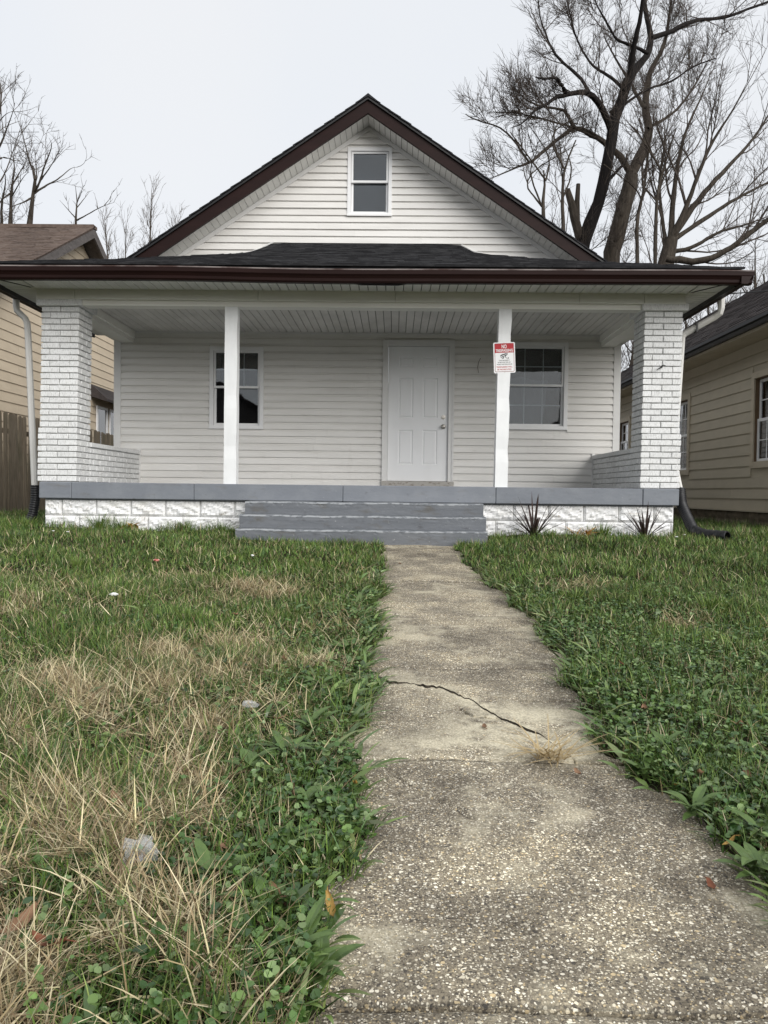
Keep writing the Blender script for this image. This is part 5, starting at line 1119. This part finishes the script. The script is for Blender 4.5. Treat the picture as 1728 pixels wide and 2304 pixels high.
# taller tufts along the foot of the foundation
for cx, cy, nB, hL in ((-3.0, -.1, 150, .26), (-2.75, -.08, 110, .22), (-2.0, -.12, 170, .18), (-1.55, -.1, 90, .2), (-1.3, -.45, 160, .14), (2.82, -.2, 150, .2), (1.6, -.45, 150, .16), (-3.95, .1, 170, .16), (-4.3, .3, 120, .16), (4.0, -.2, 160, .12), (2.15, -.5, 120, .16), (3.6, -.25, 90, .14), (-.9, -3.2, 120, .13), (-.35, -2.4, 200, .13), (-2.2, -2.6, 120, .14), (1.7, -3.7, 160, .12), (2.5, -4.0, 160, .12), (-.75, -4.6, 90, .14)):
    a = rng.uniform(0, 6.283, nB); r = np.abs(rng.normal(0, .06, nB)); x, y = cx+np.cos(a)*r*1.6, cy+np.sin(a)*r*.8; gr.add(blades(x, y, lawn_z(x, y)-.005, rng.uniform(.5, 1.1, nB)*hL, rng.uniform(.004, .0075, nB), a, rng.uniform(0, .6, nB), rng.uniform(.5, 1.4, nB), pick(GREEN[[0, 1, 3]], nB), 4))
gr.build('lawn_grass', 'grass', 'short green grass covering the front lawn on both sides of the walkway', 'grass')
st_.build('dead_grass', 'grass', 'patches of dry straw-coloured dead grass lying on the lawn', 'dead grass')
lf.build('clover', 'leafy', 'low clover and small round weed leaves along the walkway edges', 'clover')

# individual broad-leaved weeds hanging over the edges of the walk
def pt(px, py):
    z = -.2
    for _ in range(50):
        d = _f+_r*((px-864)/FPX)-_u*((py-1152)/FPX); t = (z-CAM[2])/d.z; x, y = CAM[0]+t*d.x, CAM[1]+t*d.y; z = .5*z+.5*float(lawn_z(x, y) if not (.3 < x < 1.3 and y < -.8) else prof(y))
    return x, y, z
mat('weed_leaf', (.10, .16, .045), .4, .4, [((.065, .115, .032), 60, 3, .45, .65, .7), ((.10, .15, .06), 25, 3, .55, .75, .5)], rnd=.2)
WEEDS = [(640, 1720, 1), (700, 1660, 1), (560, 1760, .9), (720, 1560, 1.15), (780, 1600, 1), (690, 1840, .9), (640, 1930, .8), (780, 1480, .9), (800, 1400, .8), (600, 2080, .8), (680, 2170, .8), (700, 2230, .8), (1560, 1850, .8), (1700, 1990, .9), (1450, 1760, .7), (1400, 1660, .8), (1700, 1900, .8), (1310, 1530, .8), (1600, 1560, .7), (1500, 1700, .8), (480, 2000, .8)]
for k, (px, py, sc) in enumerate(WEEDS):
    x, y, z = pt(px, py); side = 'left' if x < .7 else 'right'
    wd = thing('broadleaf_weed', (x, y, z), 'broad-leaved green weed rosette on the straw-patched lawn along the walkway' if x < .7 else 'broad-leaved green weed rosette in the clover lawn along the walkway', 'weed', 'broad-leaved weeds beside the walkway by the straw' if x < .7 else 'broad-leaved weeds beside the walkway in the clover'); rn = random.Random(100+k)
    for q in range(15):
        az = q*2.4+rn.uniform(-.4, .4); ribbon((x+rn.uniform(-.015, .015), y+rn.uniform(-.015, .015), z+rn.uniform(.01, .04)), az, sc*rn.uniform(.06, .125), sc*rn.uniform(.020, .036), rn.uniform(.6, 1.25), rn.uniform(1.35, 1.95), 6, .28, (.22, .5, .9, 1, .9, .55, .05)).build('leaf', 'weed_leaf', wd)
# dry tuft sprouting from the crack
x, y, z = pt(1235, 1715); z = float(prof(y))+.018; mb = MB(); rn = random.Random(6)
for q in range(70):
    az = rn.uniform(0, 6.283); r_ = ribbon((x+rn.gauss(0, .02), y+rn.gauss(0, .02), z-.003), az, rn.uniform(.06, .21), rn.uniform(.0045, .007), rn.uniform(.85, 1.5), rn.uniform(1.3, 1.7), 4, .3, (1, .9, .7, .3)); mb.add(r_.v, r_.f)
mat('straw', (.47, .37, .21), .7, .2, [((.34, .25, .13), 40, 3, .45, .65, .7)]); tag(mb.build('dry_tuft', 'straw'), 'dry straw tuft sprouting from the crack in the concrete walkway', 'dead grass')

# ------------------------------------------------------------------ fallen leaves and litter
def leaf_mesh(L, w, curl, seed):
    rn = random.Random(seed); mb = MB(); n = 10
    for k in range(n+1):
        t = k/n; h = w*.5*math.sin(math.pi*min(1, t*.92+.06))**.8*(1+.12*rn.uniform(-1, 1)); zc = curl*L*(t-.5)**2*2
        for e in (-1, -.5, 0, .5, 1): mb.v.append(((t-.5)*L, h*e, zc+abs(e)**1.5*curl*w*.55+rn.uniform(-.001, .001)+.002))
    for k in range(n):
        for e in range(4): q = k*5+e; mb.f.append((q, q+1, q+6, q+5))
    mb.tube([(-L*.5, 0, curl*L*.5+.002), (-L*.72, rn.uniform(-.01, .01), curl*L*.4)], .0012, 5); return mb.mesh('fallen_leaf', True)
LEAVES = [(800, 1797, 'y', .085, 'flat yellow fallen leaf lying across the edge of the walkway'), (620, 2062, 'b', .075, 'large curled brown fallen leaf in the weeds beside the walkway'), (655, 2085, 'b', .06, 'small brown fallen leaf lying against a larger curled one'), (262, 1842, 'b', .07, 'pale brown fallen leaf standing up in the straw'), (110, 2180, 'r', .09, 'dark red-brown fallen leaf among the straw'), (45, 2130, 'b', .09, 'long narrow curled grey-brown dead leaf in the straw'),
          (745, 2090, 'y', .07, 'bright yellow fallen leaf on the concrete beside green weeds'), (1640, 1935, 'y', .06, 'yellow-brown fallen leaf in clover at the walkway edge'), (1600, 2000, 'r', .05, 'reddish fallen leaf at the crumbling walkway edge'), (1575, 1775, 'b', .055, None), (1665, 1660, 'b', .06, None), (1090, 1640, 'b', .05, None), (640, 1505, 'r', .07, None), (530, 1400, 'b', .06, None), (370, 1270, 'b', .05, None), (1400, 1515, 'r', .06, None), (1520, 1800, 'y', .045, None), (180, 1720, 'b', .06, None), (390, 1770, 'b', .06, None), (630, 1645, 'b', .05, None), (1300, 1745, 'b', .05, None), (1680, 1780, 'b', .055, None), (770, 1390, 'r', .05, None), (690, 2200, 'y', .05, None), (900, 1270, 'b', .05, None), (1180, 1365, 'b', .05, None), (500, 1950, 'b', .05, None), (160, 1420, 'y', .05, None), (1450, 1620, 'b', .05, None), (1040, 1244, 'b', .07, None)]
COLN = {'y': ('leaf_yellow', 'yellow'), 'b': ('leaf_brown', 'brown'), 'r': ('leaf_red', 'red-brown')}
for k, (px, py, c, L, lab) in enumerate(LEAVES):
    x, y, z = pt(px, py); m, w_ = COLN[c]; on = .36 < x < 1.2
    o = link('fallen_leaf', leaf_mesh(L*.85, L*(random.uniform(.18, .3) if c == 'y' else random.uniform(.3, .5)), random.uniform(.15, .5), k), m, None, (x, y, z+(.006 if on else .04)), (random.uniform(-.5, .5)*(0.2 if on else .7), random.uniform(-.5, .5)*(.2 if on else 1), random.uniform(0, 6.28)))
    tag(o, lab or 'small curled %s dead leaf scattered on the %s' % (w_, 'walkway' if on else 'lawn'), 'leaf', None if lab else 'scattered %s leaves on the %s' % (w_, 'walkway' if on else 'lawn'))
def crumple(name, px, py, s, m, lab, cat, lift=.03, seed=1, flatz=.6, wrap=.35):
    x, y, z = pt(px, py); rn = random.Random(seed); mb = MB(); n = 10; k = 6; ph = [rn.uniform(0, 6) for _ in range(6)]
    for j in range(k+1):
        th = math.pi*j/k
        for i_ in range(n):
            a = 2*math.pi*i_/n; r = s*(1+wrap*math.sin(3*a+ph[0]+2*th)*math.sin(th*2+ph[1])+wrap*.6*math.sin(5*a-3*th+ph[2])+rn.uniform(-.3, .3))
            mb.v.append((x+r*math.sin(th)*math.cos(a)*1.25, y+r*math.sin(th)*math.sin(a)*.8, z+lift+r*math.cos(th)*flatz))
    for j in range(k):
        for i_ in range(n): mb.f.append((j*n+i_, (j+1)*n+i_, (j+1)*n+(i_+1) % n, j*n+(i_+1) % n))
    return tag(mb.build(name, m), lab, cat)
crumple('paper_scrap', 255, 1352, .019, 'paper', 'crumpled white paper scrap lying in the lawn', 'litter', .045, 2, .5)
crumple('paper_scrap', 568, 1262, .011, 'paper', 'tiny white paper scrap in the grass beside the walkway end', 'litter', .05, 5)
crumple('plastic_scrap', 352, 1272, .02, 'pink_scrap', 'small pinkish red scrap lying in the lawn', 'litter', .045, 3, .4)
crumple('plastic_film', 312, 1968, .028, 'clear_film', 'crumpled clear plastic film caught in the straw', 'litter', .05, 4, .8, .5)
crumple('plastic_film', 562, 1612, .022, 'clear_film', 'pale translucent plastic scrap among green weeds and straw', 'litter', .045, 7, .4, .5)
for px, py in ((205, 1203), (120, 1205), (152, 1207), (480, 1205), (1540, 1213), (1522, 1218), (560, 1222)):
    crumple('paint_chip', px, py, .011, 'paper', 'small white paint chip lying at the foot of the foundation', 'litter', .05, px, .4)['group'] = 'paint chips along the foundation'

# ------------------------------------------------------------------ across the street (mirrored in the porch windows)
for (x, w, hw, ra, lab) in ((-11.5, 11, 4.2, 3.6, 'dark gabled house across the street, mirrored in the narrow porch window'), (11, 10, 3.0, 2.2, 'low gabled house across the street, mirrored in the wide porch window')):
    t = thing('street_house', (x, -37, -.2), lab, 'house'); y0 = -34.0
    MB().prism_y([(x-w/2, -.3), (x+w/2, -.3), (x+w/2, hw), (x, hw+ra), (x-w/2, hw)], y0-8, y0).build('wall', 'grey_wood', t)
    for s in (-1, 1): MB().hexa([(x, y0-8.4, hw+ra), (x+s*(w/2+.5), y0-8.4, hw-.3), (x+s*(w/2+.5), y0+.5, hw-.3), (x, y0+.5, hw+ra)][::s]+[(x, y0-8.4, hw+ra+.2), (x+s*(w/2+.5), y0-8.4, hw-.1), (x+s*(w/2+.5), y0+.5, hw-.1), (x, y0+.5, hw+ra+.2)][::s]).build('roof', 'shingle_grey', t)
    MB().box(x-.5, x+.5, y0, y0+.06, 0, 2.1).build('door', 'door_paint', t)
    for dx in (-3, 3): MB().box(x+dx-.6, x+dx+.6, y0, y0+.06, 1, 2.3).build('window', 'upvc', t)
